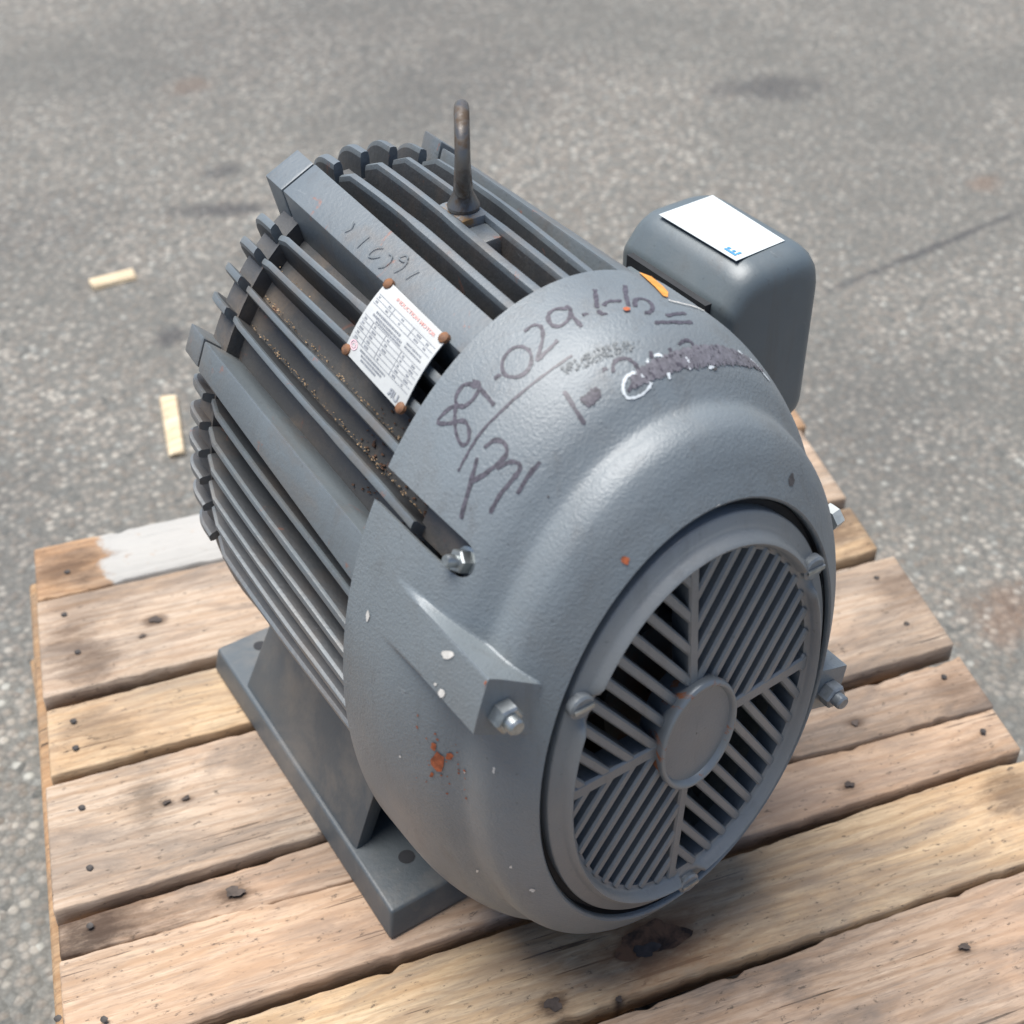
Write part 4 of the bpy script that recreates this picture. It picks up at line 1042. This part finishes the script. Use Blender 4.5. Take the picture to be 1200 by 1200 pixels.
ribbons(DATA['initials'], .0020, m_ink, 'marker_initials', seed=4)
ribbons(DATA['second'], .0018, m_ink, 'marker_number', seed=5)
for k, ln in enumerate([DATA['white'][0] + DATA['white'][1]] if False else DATA['white']):
    ribbons([ln], .0014, m_whitep, 'white_paint_mark', .0004, .45, seed=6 + k)
ribbons(DATA['scr'], .0012, m_chip, 'scratch', .0006, .5, seed=7)
def patch(poly, mat, name, off=0.0005):
    """flat patch lying on the cover, cut fine enough to follow its curve"""
    n_ = len(poly)
    ca = sum(p[0] for p in poly) / n_
    cy = sum(p[1] for p in poly) / n_
    vv, ff = [S(ca, cy, off)], []
    for q in (0.34, 0.67, 1.0):
        vv += [S(ca + (a - ca) * q, cy + (y - cy) * q, off) for (a, y) in poly]
    for i in range(n_):
        j = (i + 1) % n_
        ff.append((0, 1 + i, 1 + j))
        for L in (0, 1):
            a0, b0 = 1 + L * n_, 1 + (L + 1) * n_
            ff.append((a0 + i, b0 + i, b0 + j, a0 + j))
    return mk(name, vv, ff, mat, cover, fix=False)
def inside(p, poly):
    x, y = p
    c = False
    for i in range(len(poly)):
        (x0, y0), (x1, y1) = poly[i], poly[i - 1]
        if (y0 > y) != (y1 > y) and x < (x1 - x0) * (y - y0) / (y1 - y0) + x0: c = not c
    return c
def speckle(poly, mat, name, count, size, off, seed):
    """broken smear of many small flakes inside an outline"""
    rr = random.Random(seed)
    xs = [p[0] for p in poly]; ys = [p[1] for p in poly]
    vv, ff = [], []
    tries = 0
    while len(ff) < count and tries < count * 30:
        tries += 1
        a, y = rr.uniform(min(xs), max(xs)), rr.uniform(min(ys), max(ys))
        if not inside((a, y), poly): continue
        k = len(vv)
        s = size * rr.uniform(.5, 1.5)
        m_ = 6
        vv += [S(a + math.degrees(s * rr.uniform(.5, 1.1) * math.cos(2 * math.pi * i / m_)) / .19, y + s * rr.uniform(.4, 1.0) * math.sin(2 * math.pi * i / m_), off + len(ff) * 1e-7) for i in range(m_)]
        ff.append(tuple(range(k, k + m_)))
    o = mk(name, vv, ff, mat, cover, fix=False)
    o['kind'] = 'stuff'
    return o
speckle(DATA['band'], m_ink_faint, 'smudged_band', 1700, .0011, .0005, 3)
speckle(DATA['band'], m_ink, 'smudged_band', 60, .0009, .00075, 4)
speckle(DATA['dash'], m_ink, 'smudged_dash', 90, .0014, .0005, 5)
speckle(DATA['smear'], m_smudge, 'grey_smudge', 220, .0006, .0005, 6)
ra, ry = DATA['blobs']['rust'][0][0]
speckle([(ra - 7, ry - .013), (ra + 7, ry - .013), (ra + 7, ry + .013), (ra - 7, ry + .013)], m_rust, 'rust_specks', 26, .0007, .0007, 9)
patch(DATA['orange'], m_orange, 'orange_scrape', .0008)
for poly in DATA['blobs']['rust']:
    patch(poly[1:], m_rust, 'rust_spot', .0010)
for poly in DATA['blobs']['white']:
    patch(poly[1:], m_chip, 'paint_chip', .0006)
for poly in DATA['blobs']['dark']:
    patch(poly[1:], m_dkspot, 'dark_scuff', .0006)
# ---------------------------------------------------------------- faint pencil figures on the upper rib
def pencil(lines):
    vv, ff = [], []
    for ln in lines:
        P = [O(.1990, a, y) for (a, y) in ln]
        k0 = len(vv)
        for i, p in enumerate(P):
            t = (P[min(i + 1, len(P) - 1)] - P[max(i - 1, 0)]).normalized()
            s_ = radial(109).cross(t).normalized() * 0.0004
            vv += [p - s_, p + s_]
        for i in range(len(P) - 1):
            a = k0 + 2 * i
            ff.append((a, a + 1, a + 3, a + 2))
    return mk('pencil_figure', vv, ff, m_pencil, frame, fix=False)
for ln in DATA['pencil']:
    pencil([ln])

# ---------------------------------------------------------------- dust and rust crumbs lying between the fins
def grains(name, spots_, mat, seed):
    rr = random.Random(seed)
    vv, ff = [], []
    for (th, Y, r, s_) in spots_:
        c = O(r, th, Y)
        k = len(vv)
        q = [Vector((rr.uniform(.5, 1), 0, 0)), Vector((0, rr.uniform(.6, 1.5), 0)), Vector((0, 0, rr.uniform(.4, .9)))]
        vv += [c + q[0] * s_, c - q[0] * s_, c + q[1] * s_, c - q[1] * s_, c + q[2] * s_, c - q[2] * s_]
        ff += [tuple(k + i for i in t) for t in ((0, 2, 4), (2, 1, 4), (1, 3, 4), (3, 0, 4), (2, 0, 5), (1, 2, 5), (3, 1, 5), (0, 3, 5))]
    o = mk(name, vv, ff, mat, frame, fix=False, angle=60)
    o['kind'] = 'stuff'
rr = random.Random(12)
sp = []
for (t0, t1) in ((118.6, 121.0), (125.0, 127.4), (131.9, 135.2), (138.9, 142.4)):
    for _ in range(150):
        Y = 0.115 + 0.19 * rr.random()
        th = t1 + (t0 - t1) * (Y - .135) / .175
        sp.append((th - rr.uniform(1.3, 2.2), Y, .1680 + rr.random() ** 2 * .009, rr.uniform(.0003, .0008)))
grains('tan_dust', sp, m_tan, 1)
sp = []
for _ in range(260):
    Y = 0.10 + 0.085 * rr.random() ** 1.6
    a, b = rr.choice(((121.0, 127.4), (127.4, 135.2), (135.2, 142.4), (142.4, 150.0)))
    sp.append((rr.uniform(a + 1, b - 1), Y, .1682, rr.uniform(.0005, .0014)))
grains('rust_crumbs', sp, m_crumb, 2)
